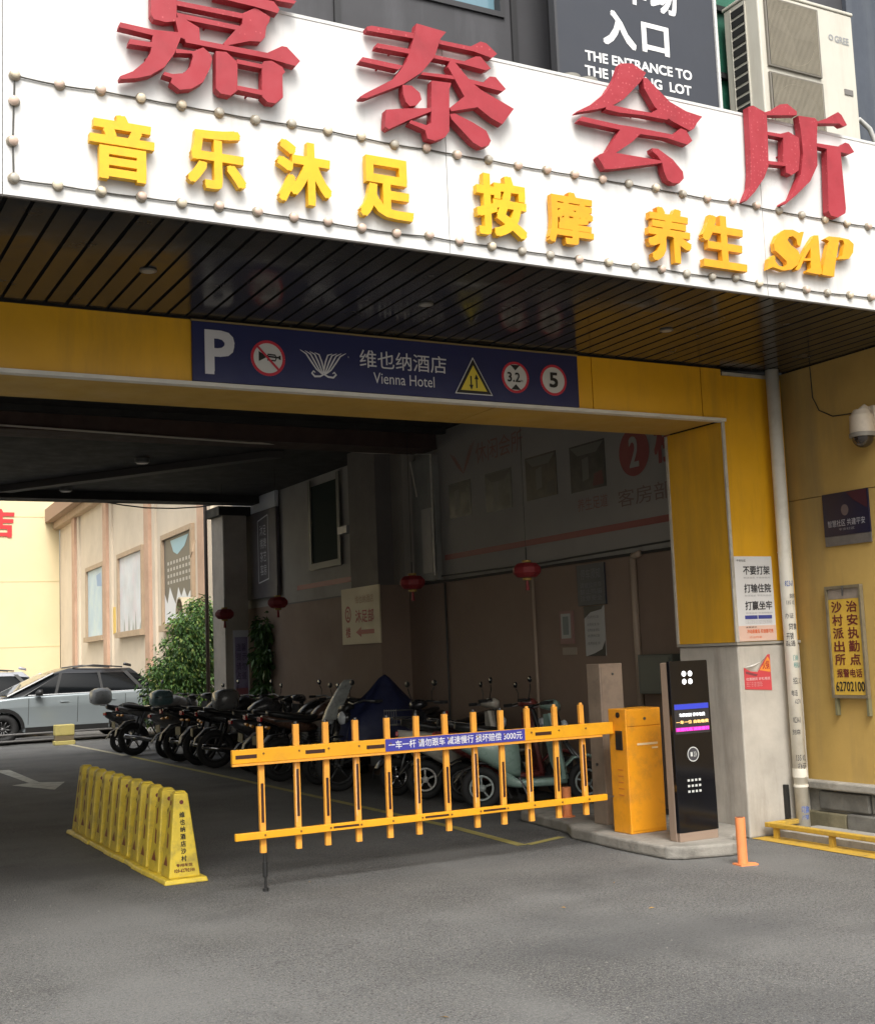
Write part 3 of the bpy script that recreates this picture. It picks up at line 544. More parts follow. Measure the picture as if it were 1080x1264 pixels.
text('楼', (-16.34,1.86,-16.18,2.01), 7.3225, mat('ds_red', (.38,.06,.04), .6), t, '-X', bold=.02)
m = MB(); m.flat([(16.0,1.93),(15.82,2.0),(15.82,1.96),(15.4,1.96),(15.4,1.90),(15.82,1.90),(15.82,1.86)], 7.3222, 'X'); m.build('arrow', mat('ds_red', (.38,.06,.04), .6), t)

# lanterns hanging from the ceiling
def lantern(x, y, z, sc, lb, first=None):
    t = thing('red_lantern', lb, 'lantern', (x, y, z), 'red lanterns hanging in the passage')
    lm = mat('lantern_red', (.22,.018,.022), .6, var=.12, vscale=14)
    m = MB()
    n = 16
    prof = [(.045,-.085),(.11,-.075),(.155,-.03),(.16,.0),(.155,.03),(.11,.075),(.045,.085)]
    vs = []; fs = []
    for (r, h) in prof:
        for j in range(n):
            q = 2*math.pi*j/n; rr = r*(1-.05*(j % 2)); vs.append((x+rr*sc*math.cos(q), y+rr*sc*math.sin(q), z+h*sc))
    for i in range(len(prof)-1):
        for j in range(n): fs.append((i*n+j, i*n+(j+1) % n, (i+1)*n+(j+1) % n, (i+1)*n+j))
    m.add(vs, fs).build('shade', lm, t)
    gm = mat('lantern_gold', (.35,.22,.04), .5)
    MB().tube([(x,y,z+.085*sc),(x,y,z+.11*sc)], .05*sc, 12).build('collar', gm, t)
    MB().tube([(x,y,z-.11*sc),(x,y,z-.085*sc)], .05*sc, 12).build('collar', gm, t)
    MB().tube([(x,y,z-.11*sc),(x,y,z-.22*sc)], .014*sc, 6, r1=.022*sc).build('tassel', lm, t)
    MB().tube([(x,y,z+.11*sc),(x,y,z+.25*sc)], .006, 5).tube([(x,y,z+.25*sc),(x,y,4.49)], .003, 4).build('cord', wire_dark, t)
lantern(6.8,10.67,2.394,.92,'bright red lantern nearest the orange barrier, in front of the red banner stripe')
lantern(6.9,13.4,2.455,1.0,'dark red lantern right of the cream arrow sign')
lantern(6.8,17.63,2.443,1.0,'dark red lantern below the grey billboard, right of the pillar')
lantern(6.6,19.5,2.36,1.0,'dark red lantern hanging in front of the pillar, the farthest of all')

# pillar at the far end
t = thing('pillar', 'square pale pillar holding the far end of the passage ceiling, behind the parked bikes', 'pillar', (7.44, 21.65, 0))
bx(7.22,7.66,21.32,21.99,0,4.20).build('shaft', mat('pillar_paint', (.50,.455,.40), .8, var=.12, vscale=2.5, dirt=(.3,.26,.21), dscale=2, damt=.5), t, bevel=.01)
bx(7.14,7.74,21.30,22.05,4.203,4.366).build('capital', ceil_mat, t)
MB().tube([(7.14,22.08,.1),(7.14,22.08,4.6)], .035, 10).build('downpipe', mat('dp_brown', (.13,.10,.08), .6), t, smooth=True)
t = thing('advert_banner', 'narrow purple and white vertical banner fixed to the front of the pillar', 'banner', (7.4,20.95,.9))
bx(7.36,7.64,21.292,21.318,.88,2.14).build('sheet', mat('ab_white', (.70,.70,.78), .55), t)
bx(7.385,7.615,21.288,21.291,.94,2.02).build('print', mat('ab_purple', (.36,.32,.52), .5, dirt=(.20,.10,.32), dscale=4, damt=.9), t)
text('温馨\n提示\n请勿\n占道', (7.41,1.25,7.59,1.92), 21.285, mat('ab_text', (.08,.05,.16), .5), t)
bx(7.39,7.61,21.284,21.287,.98,1.12).build('footer', mat('ab_pink', (.45,.16,.20), .5), t)

# ================================================================== ENTRANCE FRONT : lintel, column, canopy
li = thing('entrance_lintel', 'broad yellow panelled beam spanning the top of the parking entrance', 'beam', (3, YF, 3.44))
xs = [-2.8, .9, 5.75, 6.86, 7.085]
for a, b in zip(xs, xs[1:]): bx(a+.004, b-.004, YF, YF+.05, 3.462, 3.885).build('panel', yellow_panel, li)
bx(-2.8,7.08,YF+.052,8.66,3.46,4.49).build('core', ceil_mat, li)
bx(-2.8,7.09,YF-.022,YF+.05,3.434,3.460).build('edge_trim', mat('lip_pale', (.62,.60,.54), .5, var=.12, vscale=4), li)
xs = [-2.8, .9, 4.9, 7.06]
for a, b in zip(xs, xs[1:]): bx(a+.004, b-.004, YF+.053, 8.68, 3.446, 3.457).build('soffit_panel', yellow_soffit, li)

co = thing('entrance_column', 'thick square column right of the entrance, yellow cladding above bare concrete', 'column', (7.4, 8.3, 0))
bx(7.085,7.775,7.95,8.70,0,1.56).build('base', concrete, co, bevel=.012)
bx(7.07,7.775,7.935,8.71,1.563,1.585).build('ledge', mat('ledge_grey2', (.30,.28,.24), .7, var=.1, vscale=5), co)
bx(7.085,7.775,7.96,7.99,1.588,3.84).build('front_panel', yellow_panel, co)
bx(7.085,7.115,7.992,8.685,1.588,3.44).build('side_panel', yellow_panel, co)
bx(7.118,7.775,7.992,8.685,1.588,3.89).build('core', black_gap, co)
bx(7.072,7.100,7.943,7.959,1.588,3.436).build('corner_trim', trim_mat, co)
bx(7.072,7.084,8.686,8.712,1.588,3.436).build('corner_trim', trim_mat, co)
bx(7.12,7.70,7.955,7.99,3.842,3.872).build('top_trim', trim_mat, co)

# canopy: soffit slats, slab, downlights
ca = thing('canopy', 'flat canopy with a glossy dark slatted soffit over the entrance', 'canopy', (3, 7, 3.9))
SP = .1307
first = bx(-2.9+.004,-2.9+SP-.018,6.10,7.925,3.900,3.914).build('slat', slat_mat, ca)
rep(first, ca, 103, dx=SP)
rs_ = random.Random(8)
for o in [c for c in ca.children if c.name.startswith('slat')]:
    o.location.x += rs_.uniform(-.003,.003); o.location.z += rs_.uniform(0,.003); o.rotation_euler = (0, 0, 0)
bx(-2.9,10.7,6.095,7.924,3.935,3.95).build('backing', black_gap, ca)
bx(-2.9,10.7,6.24,7.94,4.35,4.40).build('roof_slab', mat('roof_felt', (.12,.12,.115), .9), ca)
for (x, y) in ((1.957,7.03),(3.83,7.09),(5.83,7.08)):
    d = MB().tube([(x,y,3.899),(x,y,3.892)], .05, 20).build('downlight', mat('dl_rim', (.12,.115,.105), .4), ca)
    MB().tube([(x,y,3.8915),(x,y,3.8895)], .036, 20).build('lens', mat('dl_lens', (.26,.26,.24), .3), d)
bx(7.80,10.7,7.926,7.96,3.6,3.93).build('end_board', ceil_mat, ca)

# drain pipe
dp = thing('drainpipe', 'white plastic drainpipe with peeling small adverts, in the corner right of the column', 'pipe', (7.58, 7.85, 0))
MB().tube([(7.578,7.85,.03),(7.583,7.85,3.895)], .056, 20).build('tube', pipe_white, dp, smooth=True)
for z, h in ((.46,.07),(.38,.02),(2.32,.012)): MB().tube([(7.579,7.85,z),(7.579,7.85,z+h)], .062 if h > .015 else .0585, 20).build('collar', pipe_white, dp, smooth='auto')
MB().tube([(7.578,7.85,.004),(7.578,7.85,.05)], .068, 20).build('foot', pipe_white, dp, smooth='auto')
rnd = random.Random(11)
stx = ['82361','刻章','135 02','办证','贷款','开锁','疏通','1380','租房','招工','电话','6270']
inks = [mat('ink_black', (.05,.045,.045), .6), mat('ink_grey', (.14,.13,.13), .6), mat('ink_teal', (.10,.28,.26), .6), mat('ink_blue', (.06,.12,.36), .6)]
def stamp(body, z, ang, w, h, m_, rot=False):
    me = text_mesh(body, .012, 0, 0, 1); vs = [v.co.copy() for v in me.vertices]
    x0, x1 = min(v.x for v in vs), max(v.x for v in vs); y0, y1 = min(v.y for v in vs), max(v.y for v in vs)
    for v in me.vertices:
        u = (v.co.x-x0)/(x1-x0)-.5; q = (v.co.y-y0)/(y1-y0)-.5
        a = ang + u*w/.0575
        v.co = Vector((7.58+.0572*math.sin(a), 7.85-.0572*math.cos(a), z+q*h)) - org(dp)
    link('sticker', me, m_, dp)
zz = 2.02; k = 0
for z, hh, ik in ((2.06,.05,3),(1.955,.04,1),(1.90,.035,1),(1.79,.045,1),(1.70,.055,0),(1.62,.06,0),(1.56,.05,0),(1.44,.05,2),(1.38,.045,2),(1.25,.055,0),(1.15,.05,0),(1.08,.04,1),(.93,.05,0),(.83,.045,0),(.62,.05,0),(.55,.06,0),(.20,.06,3),(.14,.04,3)):
    stamp(stx[k % len(stx)], z, rnd.uniform(-.9, .2), rnd.uniform(.05,.09), hh, inks[ik]); k += 1

# right yellow side wall with stone plinth and guard rail
sw = thing('side_wall', 'weathered ochre wall running from the drainpipe towards the street on the right', 'wall', (7.9, 6, 0))
bx(7.8,8.1,2.8,8.7,.42,2.774).build('wall_body', ochre, sw)
bx(7.797,8.1,2.8,8.7,2.780,3.893).build('wall_body', ochre, sw)
bx(7.70,8.1,2.8,7.99,.355,.42).build('plinth_cap', concrete_dark, sw, bevel=.012)
rnd = random.Random(5); y = 7.99; row = 0
for z0, z1 in ((.005,.185),(.19,.35)):
    y = 7.98 - row*.16
    while y > 2.9:
        L = rnd.uniform(.22,.62); pr = rnd.uniform(-.02,.02)
        bx(7.735-pr,8.05,y-L+.014,y,z0,z1-.008-rnd.uniform(0,.012)).build('stone', stone_m if rnd.random() < .65 else stone_y, sw, bevel=.012)
        y -= L
    row += 1
bx(7.78,8.05,2.85,7.985,.004,.354).build('mortar', concrete_dark, sw)
MB().tube([(7.797,7.62,3.89),(7.793,7.61,3.62),(7.792,7.55,3.50),(7.79,7.40,3.42),(7.785,7.15,3.40),(7.77,7.02,3.40)], .005, 5).build('thin_wire', wire_dark, sw)
gr = thing('guard_rail', 'low yellow painted steel rail along the foot of the ochre wall', 'rail', (7.25, 7, 0))
MB().box(7.20,7.26,2.9,7.84,.088,.125).build('rail', yellow_paint, gr, bevel=.006)
MB().box(7.20,7.60,7.842,7.90,.088,.125).build('rail', yellow_paint, gr, bevel=.006)
for yy in (7.80,7.20,6.4,5.6,4.8,3.9): bx(7.215,7.25,yy-.02,yy+.02,.005,.087).build('post', yellow_paint, gr)
bx(7.30,7.73,2.9,7.84,.0,.055).build('kerb_slab', concrete_dark, kind='structure')
t = bx(7.47,7.50,7.905,7.945,.12,.40).build('black_board', black_print, label='black strip of board leaning in the corner behind the drainpipe foot', cat='board')

# surveillance camera
t = thing('security_camera', 'white dome security camera bracketed high on the ochre wall', 'camera', (7.6, 7.1, 3.1))
cm = mat('cam_white', (.56,.48,.38), .45, var=.06, vscale=10, dirt=(.30,.24,.18), dscale=9, damt=.5)
cy, cx = 6.98, 7.66
bx(7.74,7.797,cy-.06,cy+.06,3.22,3.42).build('wall_plate', cm, t, bevel=.006)
MB().tube([(7.76,cy,3.38),(7.70,cy,3.41),(cx,cy,3.38)], .025, 10).build('arm', cm, t, smooth=True)
MB().tube([(cx,cy,3.385),(cx,cy,3.34),], .06, 20, r1=.085).tube([(cx,cy,3.34),(cx,cy,3.20)], .092, 24, r1=.098).build('housing', cm, t, smooth='auto')
MB().tube([(cx,cy,3.198),(cx,cy,3.165)], .104, 24).build('rim', mat('cam_rim', (.22,.20,.17), .5), t, smooth='auto')
MB().ball((cx,cy,3.165), .085,.085,.085, 18, 10).build('dome', mat('cam_dome', (.03,.022,.018), .08, spec=.8), t, smooth=True)

# small dark plaque and police notice on the ochre wall
t = thing('wall_plaque', 'small dark navy plaque with a round emblem on the ochre wall', 'sign', (7.79,7.33,2.4))
bx(7.782,7.7965,7.09,7.58,2.425,2.78).build('plate', mat('plaque_navy', (.014,.014,.034), .3), t)
bx(7.784,7.7965,7.09,7.58,2.345,2.424).build('lower_strip', mat('plaque_grey', (.12,.11,.10), .5, var=.2, vscale=9), t)
m = MB(); m.flat([(7.10,2.775),(7.32,2.775),(7.24,2.70),(7.10,2.62)], 7.7805, 'X'); m.build('corner_print', mat('plaque_red', (.045,.010,.02), .5), t)
MB().add(*(lambda d: (d.v, d.f))(disc((7.34,2.63), .04, 7.780, 'X', 24, sy=1.15))).build('emblem', mat('plaque_emb', (.12,.09,.09), .5), t)
text('智慧社区 共建平安', (-7.535,2.50,-7.135,2.555), 7.780, mat('plaque_txt', (.35,.35,.38), .5), t, '-X')
text('平安社区', (-7.42,2.465,-7.25,2.485), 7.780, mat('plaque_txt2', (.22,.22,.24), .5), t, '-X', res=1)
t = thing('police_notice', 'yellow vertical notice in a metal frame with dark red characters on the ochre wall', 'sign', (7.78,7.42,1.12))
fr = mat('notice_frame', (.20,.17,.11), .5, metal=.3, var=.2, vscale=9)
MB().box(7.755,7.792,7.225,7.605,1.10,1.125).box(7.755,7.792,7.225,7.605,1.99,2.015).box(7.755,7.792,7.585,7.605,1.126,1.989).box(7.755,7.792,7.225,7.245,1.126,1.989).build('frame', fr, t)
bx(7.770,7.792,7.246,7.584,1.127,1.905).build('plate', mat('notice_yellow', (.62,.40,.05), .45, var=.05, vscale=5, dirt=(.35,.22,.05), dscale=8, damt=.4), t)
bx(7.772,7.792,7.246,7.584,1.907,1.988).build('top_strip', mat('notice_header', (.26,.22,.18), .5, var=.2, vscale=10), t)
bx(7.745,7.754,7.40,7.41,1.93,2.01).build('hook', steel, t)
for yy in (7.575,7.24): bx(7.762,7.797,yy-.012,yy+.012,.96,1.099).build('bracket', mat('brk_green', (.16,.15,.08), .6), t)
for k, ch in enumerate('沙村派出所'): z = 1.895-.107*k; text(ch, (-7.555,z-.100,-7.440,z-.008), 7.7675, darkred_print, t, '-X', bold=.022)
for k, ch in enumerate('治安执勤点'): z = 1.895-.107*k; text(ch, (-7.395,z-.100,-7.280,z-.008), 7.7675, darkred_print, t, '-X', bold=.022)
text('报警电话', (-7.545,1.268,-7.275,1.338), 7.7675, darkred_print, t, '-X', bold=.022)
text('62702100', (-7.565,1.155,-7.258,1.235), 7.7675, black_print, t, '-X', bold=.022)

# posters on the column
t = thing('warning_poster', 'white poster with black and orange characters pasted on the yellow part of the column', 'poster', (7.37,7.94,1.6))
bx(7.112,7.525,7.9535,7.9575,1.592,2.30).build('sheet', mat('poster_white', (.66,.66,.66), .6, var=.03, vscale=5), t)
bx(7.115,7.52,7.9515,7.9532,1.595,1.72).build('lower_tint', mat('poster_tint', (.68,.47,.38), .6), t)
pk = mat('poster_black', (.045,.045,.05), .6)
for s_, z in (('不要打架',2.145),('打输住院',1.995),('打赢坐牢',1.85)): text(s_, (7.20,z,7.495,z+.075), 7.950, pk, t, bold=.018); text('依法治安 平安你我他', (7.20,z-.032,7.495,z-.018), 7.950, mat('poster_grey', (.35,.35,.37), .6), t, res=1)
text('平安社区', (7.135,2.255,7.235,2.275), 7.950, pk, t, res=1)
for a, b in ((7.19,7.325),(7.335,7.485)):
    bx(a,b,7.9495,7.9515,1.775,1.805).build('heading_bar', mat('poster_blue', (.05,.06,.26), .5), t)
for k in range(3): text('打架斗殴依法处理拘留罚款赔偿', (7.19,1.757-.011*k,7.485,1.764-.011*k), 7.950, mat('poster_grey', (.35,.35,.37), .6), t, res=1)
text('以案说法', (7.19,1.700,7.31,1.716), 7.950, pk, t, res=1)
text('冲动是魔鬼 和谐最可贵', (7.20,1.655,7.49,1.69), 7.950, mat('poster_orange', (.70,.16,.06), .6), t, bold=.02)
text('派出所宣', (7.22,1.615,7.36,1.632), 7.950, mat('poster_orange', (.70,.16,.06), .6), t, res=1)
t = thing('torn_poster', 'torn red and orange handbill pasted on the bare concrete of the column', 'poster', (7.28,7.94,1.2))
m = MB(); m.prism([(7.135,1.20),(7.425,1.18),(7.425,1.478),(7.40,1.475),(7.28,1.335),(7.20,1.345),(7.135,1.375)], 7.9445, 7.9485, 'Y'); m.build('sheet', mat('tp_red', (.56,.06,.07), .6), t)
m = MB(); m.flat([(7.30,1.35),(7.42,1.33),(7.42,1.43),(7.40,1.46)], 7.9435, 'Y'); m.build('orange_patch', mat('tp_orange', (.80,.28,.05), .6), t)
m = MB(); m.add([(7.135,7.9475,1.375),(7.27,7.9475,1.345),(7.40,7.9475,1.475),(7.30,7.915,1.42),(7.20,7.91,1.385)], [(0,1,3,4),(1,2,3)]); m.build('torn_flap', mat('tp_white', (.70,.68,.64), .7), t)
m = MB(); m.flat([(7.15,1.345),(7.28,1.315),(7.26,1.30),(7.15,1.325)], 7.9437, 'Y'); m.build('tear_shadow', mat('tp_dark', (.20,.05,.06), .7), t)
text('优惠酬宾 好礼相送', (7.15,1.268,7.41,1.292), 7.9432, mat('tp_print', (.75,.6,.6), .6), t)
text('火锅', (7.335,1.355,7.41,1.425), 7.9430, mat('tp_darkred', (.42,.03,.03), .6), t, bold=.02)
for k in range(3): text('地址 广场二楼 订座热线', (7.15,1.246-.014*k,7.32,1.255-.014*k), 7.9432, mat('tp_print2', (.62,.42,.42), .6), t, res=1)

# blue parking sign on the lintel
bs = thing('parking_sign', 'long navy parking and hotel sign with traffic symbols on the yellow lintel', 'sign', (4.0, 7.9, 3.45))
YS = 7.905
bx(2.49,5.60,YS,YF-.002,3.464,3.872).build('board', navy, bs, bevel=.003)
bx(2.485,5.605,YS-.004,YF-.003,3.873,3.884).build('rim', mat('rim_bronze', (.32,.24,.11), .5, metal=.4), bs)
Yp = YS-.003
text('P', (2.575,3.515,2.785,3.82), Yp, print_grey, bs, bold=.03)
def nosign(cx, cz, R, k):
    disc((cx,cz), R, Yp-.0006*k, n=44).build('sign_disc', mat('sign_white', (.60,.60,.58), .5), bs)
    disc((cx,cz), R, Yp-.0006*k-.001, n=44, r=R*.84).build('sign_ring', mat('ring_red', (.52,.025,.05), .5), bs)
nosign(3.023,3.655,.125,0)
m = MB(); m.flat([(2.955,3.70),(2.955,3.63),(3.01,3.66),(3.01,3.672)], Yp-.002)
ribbon(m, [(3.005,3.668),(3.10,3.664)], .012, Yp-.0022); ribbon(m, [(3.02,3.678),(3.02,3.642),(3.075,3.640),(3.082,3.66),(3.075,3.680),(3.02,3.682)], .010, Yp-.0024)
m.flat([(3.10,3.676),(3.10,3.652),(3.115,3.648),(3.115,3.680)], Yp-.0026); m.build('horn_symbol', black_print, bs)
m = MB(); ribbon(m, [(2.945,3.735),(3.10,3.575)], .016, Yp-.0032); m.build('slash', mat('ring_red', (.52,.025,.05), .5), bs)
m = MB(); cx0, cz0 = 3.435, 3.64
for sgn in (-1, 1):
    for k in range(4):
        o_ = k*.036; ww = [.003,.010,.012,.010,.006]
        ribbon(m, [(cx0+sgn*(.175-o_),cz0+.095-.004*k),(cx0+sgn*(.130-o_*.9),cz0+.070),(cx0+sgn*(.095-o_*.75),cz0+.02),(cx0+sgn*(.055-o_*.5),cz0-.035),(cx0+sgn*(.004),cz0-.075+.004*k)], ww, Yp-.0005*(k+1)-(.0002 if sgn > 0 else 0))
    ribbon(m, [(cx0-sgn*.015,cz0-.062),(cx0+sgn*.03,cz0-.085),(cx0+sgn*.07,cz0-.088),(cx0+sgn*.092,cz0-.066),(cx0+sgn*.078,cz0-.05),(cx0+sgn*.066,cz0-.06)], [.006,.013,.014,.013,.012,.008], Yp-.003-(.0003 if sgn > 0 else 0))
m.build('wing_emblem', print_grey, bs)
text('R', (3.625,3.705,3.633,3.715), Yp, print_grey, bs, res=1)
text('维也纳酒店', (3.715,3.645,4.42,3.775), Yp, print_grey, bs, bold=.004)
text('Vienna Hotel', (3.82,3.535,4.315,3.615), Yp, print_grey, bs)
m = MB(); m.flat([(4.485,3.505),(4.810,3.505),(4.648,3.790)], Yp); m.build('triangle_rim', print_grey, bs)
m = MB(); m.flat([(4.496,3.512),(4.799,3.512),(4.648,3.776)], Yp-.001); m.build('triangle_border', black_print, bs)
m = MB(); m.flat([(4.535,3.534),(4.760,3.534),(4.648,3.728)], Yp-.002); m.build('triangle_face', sign_yellow, bs)
m = MB()
for xx, up in ((4.625,-1),(4.672,1)):
    a = 3.60; ribbon(m, [(xx,a-.045*1),(xx,a+.045*1)], .012, Yp-.003)
    m.flat([(xx-.018,a+up*.022),(xx+.018,a+up*.022),(xx,a+up*.062)], Yp-.0036)
m.build('arrows', black_print, bs)
nosign(5.018,3.662,.122,0); nosign(5.365,3.664,.122,0)
text('3.2', (4.945,3.625,5.060,3.70), Yp-.003, black_print, bs, bold=.02); text('m', (5.062,3.628,5.082,3.645), Yp-.003, black_print, bs)
m = MB(); m.flat([(4.975,3.758),(5.061,3.758),(5.018,3.715)], Yp-.003); m.flat([(4.975,3.566),(5.061,3.566),(5.018,3.609)], Yp-.003); m.build('height_marks', black_print, bs)
text('5', (5.325,3.605,5.405,3.725), Yp-.003, black_print, bs, bold=.03)

# ================================================================== BIG WHITE SIGN
sg = thing('entrance_sign', 'long white sign board with big red characters and smaller yellow ones over the canopy edge', 'sign', (4, 6.07, 3.9))
edges = [-2.9,-1.456,.984,3.452,5.882,8.32,10.7]
for a, b in zip(edges, edges[1:]): bx(a+.0025, b-.0025, 6.07, 6.085, 3.885, 5.12).build('panel', white_sheet, sg)
bx(-2.9,10.7,6.087,6.235,3.952,5.115).build('box_frame', mat('sign_back', (.30,.30,.30), .7), sg)
bx(-2.9,10.7,6.066,6.24,5.121,5.14).build('top_cap', mat('cap_grey', (.60,.60,.58), .5), sg)
bx(-2.9,10.7,6.074,6.094,3.878,3.884).build('bottom_trim', mat('trim_dark', (.12,.11,.10), .5), sg)
def glyph(key, depth, m_, y):
    mb = MB()
    for k, st in enumerate(GLYPHS[key]):
        mb.prism(st, y-.0009*k, 6.052-.0005*k, 'Y')
    # stand-off pins to the sheet
    for st in GLYPHS[key][::2]:
        cx = sum(p[0] for p in st)/len(st); cz = sum(p[1] for p in st)/len(st)
        if cz < 5.1: mb.tube([(cx,6.046,cz-.01),(cx,6.0695,cz-.01)], .006, 5)
    return mb.build('character', m_, sg)
for k in ('JIA','TAI','HUI','SUO'): glyph(k, .05, red_led, 6.0)
for k in ('SAPS','SAPA','SAPP'): glyph(k, .04, amber_letter, 6.014)
for ch, x0, x1, z0, z1 in (('音',1.384,1.726,4.01,4.361),('乐',1.881,2.214,4.036,4.378),('沐',2.375,2.705,4.023,4.386),('足',2.857,3.206,4.008,4.375),
                           ('按',3.604,3.962,4.001,4.387),('摩',4.101,4.447,4.014,4.355),('养',4.845,5.211,3.991,4.36),('生',5.288,5.668,4.0,4.368)):
    text(ch, (x0+.005,z0+.005,x1-.01,z1-.005), 6.032, yellow_letter if x0 < 4 else amber_letter, sg, bold=.034, depth=.042, name='character')
# marquee bulbs, one object each, strung on a wire
bulb_me = MB().ball((0,-.024,0), .024,.014,.024, 12, 8).mesh('bulb', bulb_mat, True)
sock_me = MB().tube([(0,0,0),(0,-.020,0)], .029, 12, r1=.026).mesh('bulb_socket', socket_mat, 'auto')
bulb_me2 = MB().ball((0,-.022,0), .023,.012,.023, 12, 8).mesh('bulb', mat('bulb_grey', (.42,.39,.33), .35), True)
bulb_me3 = MB().ball((0,-.024,0), .025,.015,.024, 12, 8).mesh('bulb', mat('bulb_pink', (.62,.47,.38), .3), True)
RB = random.Random(6)
def bulb(x, z):
    o = link('bulb', RB.choice([bulb_me, bulb_me3, bulb_me2, bulb_me3]), None, sg); o.location = Vector((x+RB.uniform(-.004,.004), 6.07, z+RB.uniform(-.005,.005))) - org(sg)
    o.rotation_euler = (RB.uniform(-.25,.25), 0, RB.uniform(-.25,.25))
    s_ = link('socket', sock_me, None, o)
wpts_top = []; wpts_bot = []
rnd = random.Random(2)
x = 1.04
while x < 8.4:
    z = 4.487 + rnd.uniform(-.006,.006); bulb(x, z); wpts_top.append((x, z)); x += .2075 + rnd.uniform(-.006,.006)
x = 1.035
while x < 8.4:
    z = 3.962 + rnd.uniform(-.006,.006) - (.03 if x > 3 else 0)*0; bulb(x, z); wpts_bot.append((x, z)); x += .2075 + rnd.uniform(-.006,.006)
side = [(1.036,4.359),(1.03,4.153)]
for q in side: bulb(*q)
def string(pts, name):
    P = []
    for a, b in zip(pts, pts[1:]):
        for t_ in (0, .25, .5, .75): P.append((a[0]+(b[0]-a[0])*t_, 6.062, a[1]+(b[1]-a[1])*t_ - .003*math.sin(math.pi*t_)))
    P.append((pts[-1][0], 6.062, pts[-1][1]))
    MB().tube(P, .0045, 5).build(name, wire_mat, sg)
string(wpts_top, 'wire'); string(wpts_bot, 'wire'); string([wpts_top[0]]+side+[wpts_bot[0]], 'wire')

# ================================================================== ABOVE THE CANOPY
b = thing('entrance_billboard', 'charcoal billboard with white entrance lettering above the sign', 'billboard', (6.2, 7.6, 4.4))
bx(5.365,6.965,7.60,7.66,4.402,8.6).build('board', board_navy, b)
bx(6.967,6.995,7.585,7.67,4.402,8.6).build('edge', mat('bb_edge', (.55,.55,.54), .5), b)
bx(5.34,5.363,7.59,7.67,4.402,8.6).build('edge', mat('bb_edge2', (.05,.05,.055), .5), b)
for xx in (5.6,6.7): bx(xx,xx+.05,7.661,7.94,5.0,5.05).build('strut', steel, b)
text('THE ENTRANCE TO', (5.615,6.185,6.69,6.27), 7.597, white_print, b, bold=.03, tilt=.03)
text('THE PARKING  LOT', (5.605,6.06,6.675,6.145), 7.597, white_print, b, bold=.03, tilt=.02)
text('入', (5.80,6.36,6.13,6.665), 7.597, white_print, b, bold=.035)
text('口', (6.19,6.375,6.47,6.63), 7.597, white_print, b, bold=.035)
text('停', (5.63,6.80,5.93,7.10), 7.597, white_print, b, bold=.035); text('车', (5.99,6.76,6.26,7.07), 7.597, white_print, b, bold=.035); text('场', (6.30,6.745,6.58,7.06), 7.597, white_print, b, bold=.035)
# condenser unit
ac = thing('air_conditioner', 'tall cream air conditioner outdoor unit with two fan grilles standing on the canopy roof', 'air conditioner', (7.8, 7.5, 4.4))
acm = mat('ac_cream', (.54,.52,.45), .45, var=.05, vscale=3, dirt=(.36,.31,.24), dscale=5, damt=.45, streak=True)
AX0, AX1, AY0, AY1, AZ0, AZ1 = 7.285, 8.39, 7.40, 7.82, 5.50, 7.05
MB().box(AX0,AX1,AY0,AY1,AZ0,AZ1).build('casing', acm, ac, bevel=.012)
bx(AX0-.01,AX1+.01,AY0-.01,AY1+.01,AZ1+.001,AZ1+.03).build('lid', acm, ac, bevel=.008)
dk = mat('ac_dark', (.075,.068,.055), .6, var=.15, vscale=6)
for z0, z1 in ((6.40,6.99),(5.72,6.32)):
    f = bx(7.36,7.94,7.393,7.3985,z0,z1).build('fan_recess', dk, ac)
    gm = mat('ac_grille', (.28,.25,.19), .5, var=.1, vscale=5)
    MB().box(7.345,7.362,7.375,7.398,z0-.015,z1+.015).box(7.938,7.955,7.375,7.398,z0-.015,z1+.015).box(7.362,7.938,7.375,7.398,z0-.015,z0).box(7.362,7.938,7.375,7.398,z1,z1+.015).build('grille_frame', mat('ac_gf', (.16,.145,.12), .5), f, bevel=.003)
    m = MB()
    for k in range(40): xx = 7.370+k*.0143; m.box(xx,xx+.006,7.372,7.377,z0,z1)
    cx, cz = 7.65, (z0+z1)/2
    for R in (.25,): 
        d = MB().ring((cx,7.385,cz), 'Y', R, .004, 28, 4); m.add(d.v, d.f)
    m.build('grille', gm, f)
    m = MB()
    for k in range(3):
        a = k*2.094+.4; m.add([(cx,7.389,cz),(cx+.24*math.cos(a-.35),7.389,cz+.24*math.sin(a-.35)),(cx+.26*math.cos(a),7.387,cz+.26*math.sin(a)),(cx+.24*math.cos(a+.35),7.391,cz+.24*math.sin(a+.35))], [(0,1,2,3)])
    m.build('fan_blades', mat('ac_blade', (.17,.155,.13), .5), f)
lv = bx(AX0-.008,AX0-.0005,7.56,7.72,5.62,5.68).build('louvre', black_gap, ac)
for k in range(1, 16):
    c = lv.copy(); COL.objects.link(c); c.parent = ac; c.location = (0,0,.088*k)
for z in (5.60+.012,): MB().box(AX0-.010,AX0-.001,7.545,7.556,5.6,7.02).box(AX0-.010,AX0-.001,7.724,7.735,5.6,7.02).build('louvre_frame', acm, ac)
text('GREE', (8.16,6.765,8.33,6.83), 7.3965, mat('ac_logo', (.28,.29,.30), .5), ac, bold=.02)
disc((8.115,6.80), .028, 7.3965, r=.016, n=20).build('emblem', mat('ac_logo', (.28,.29,.30), .5), ac)
bx(8.23,8.33,7.392,7.3985,6.30,6.35).build('nameplate', mat('ac_np', (.16,.15,.14), .5), ac)
for xx in (7.34,8.26): bx(xx,xx+.07,7.42,7.80,4.405,5.498).build('stand_leg', mat('ac_stand', (.35,.34,.31), .6), ac)
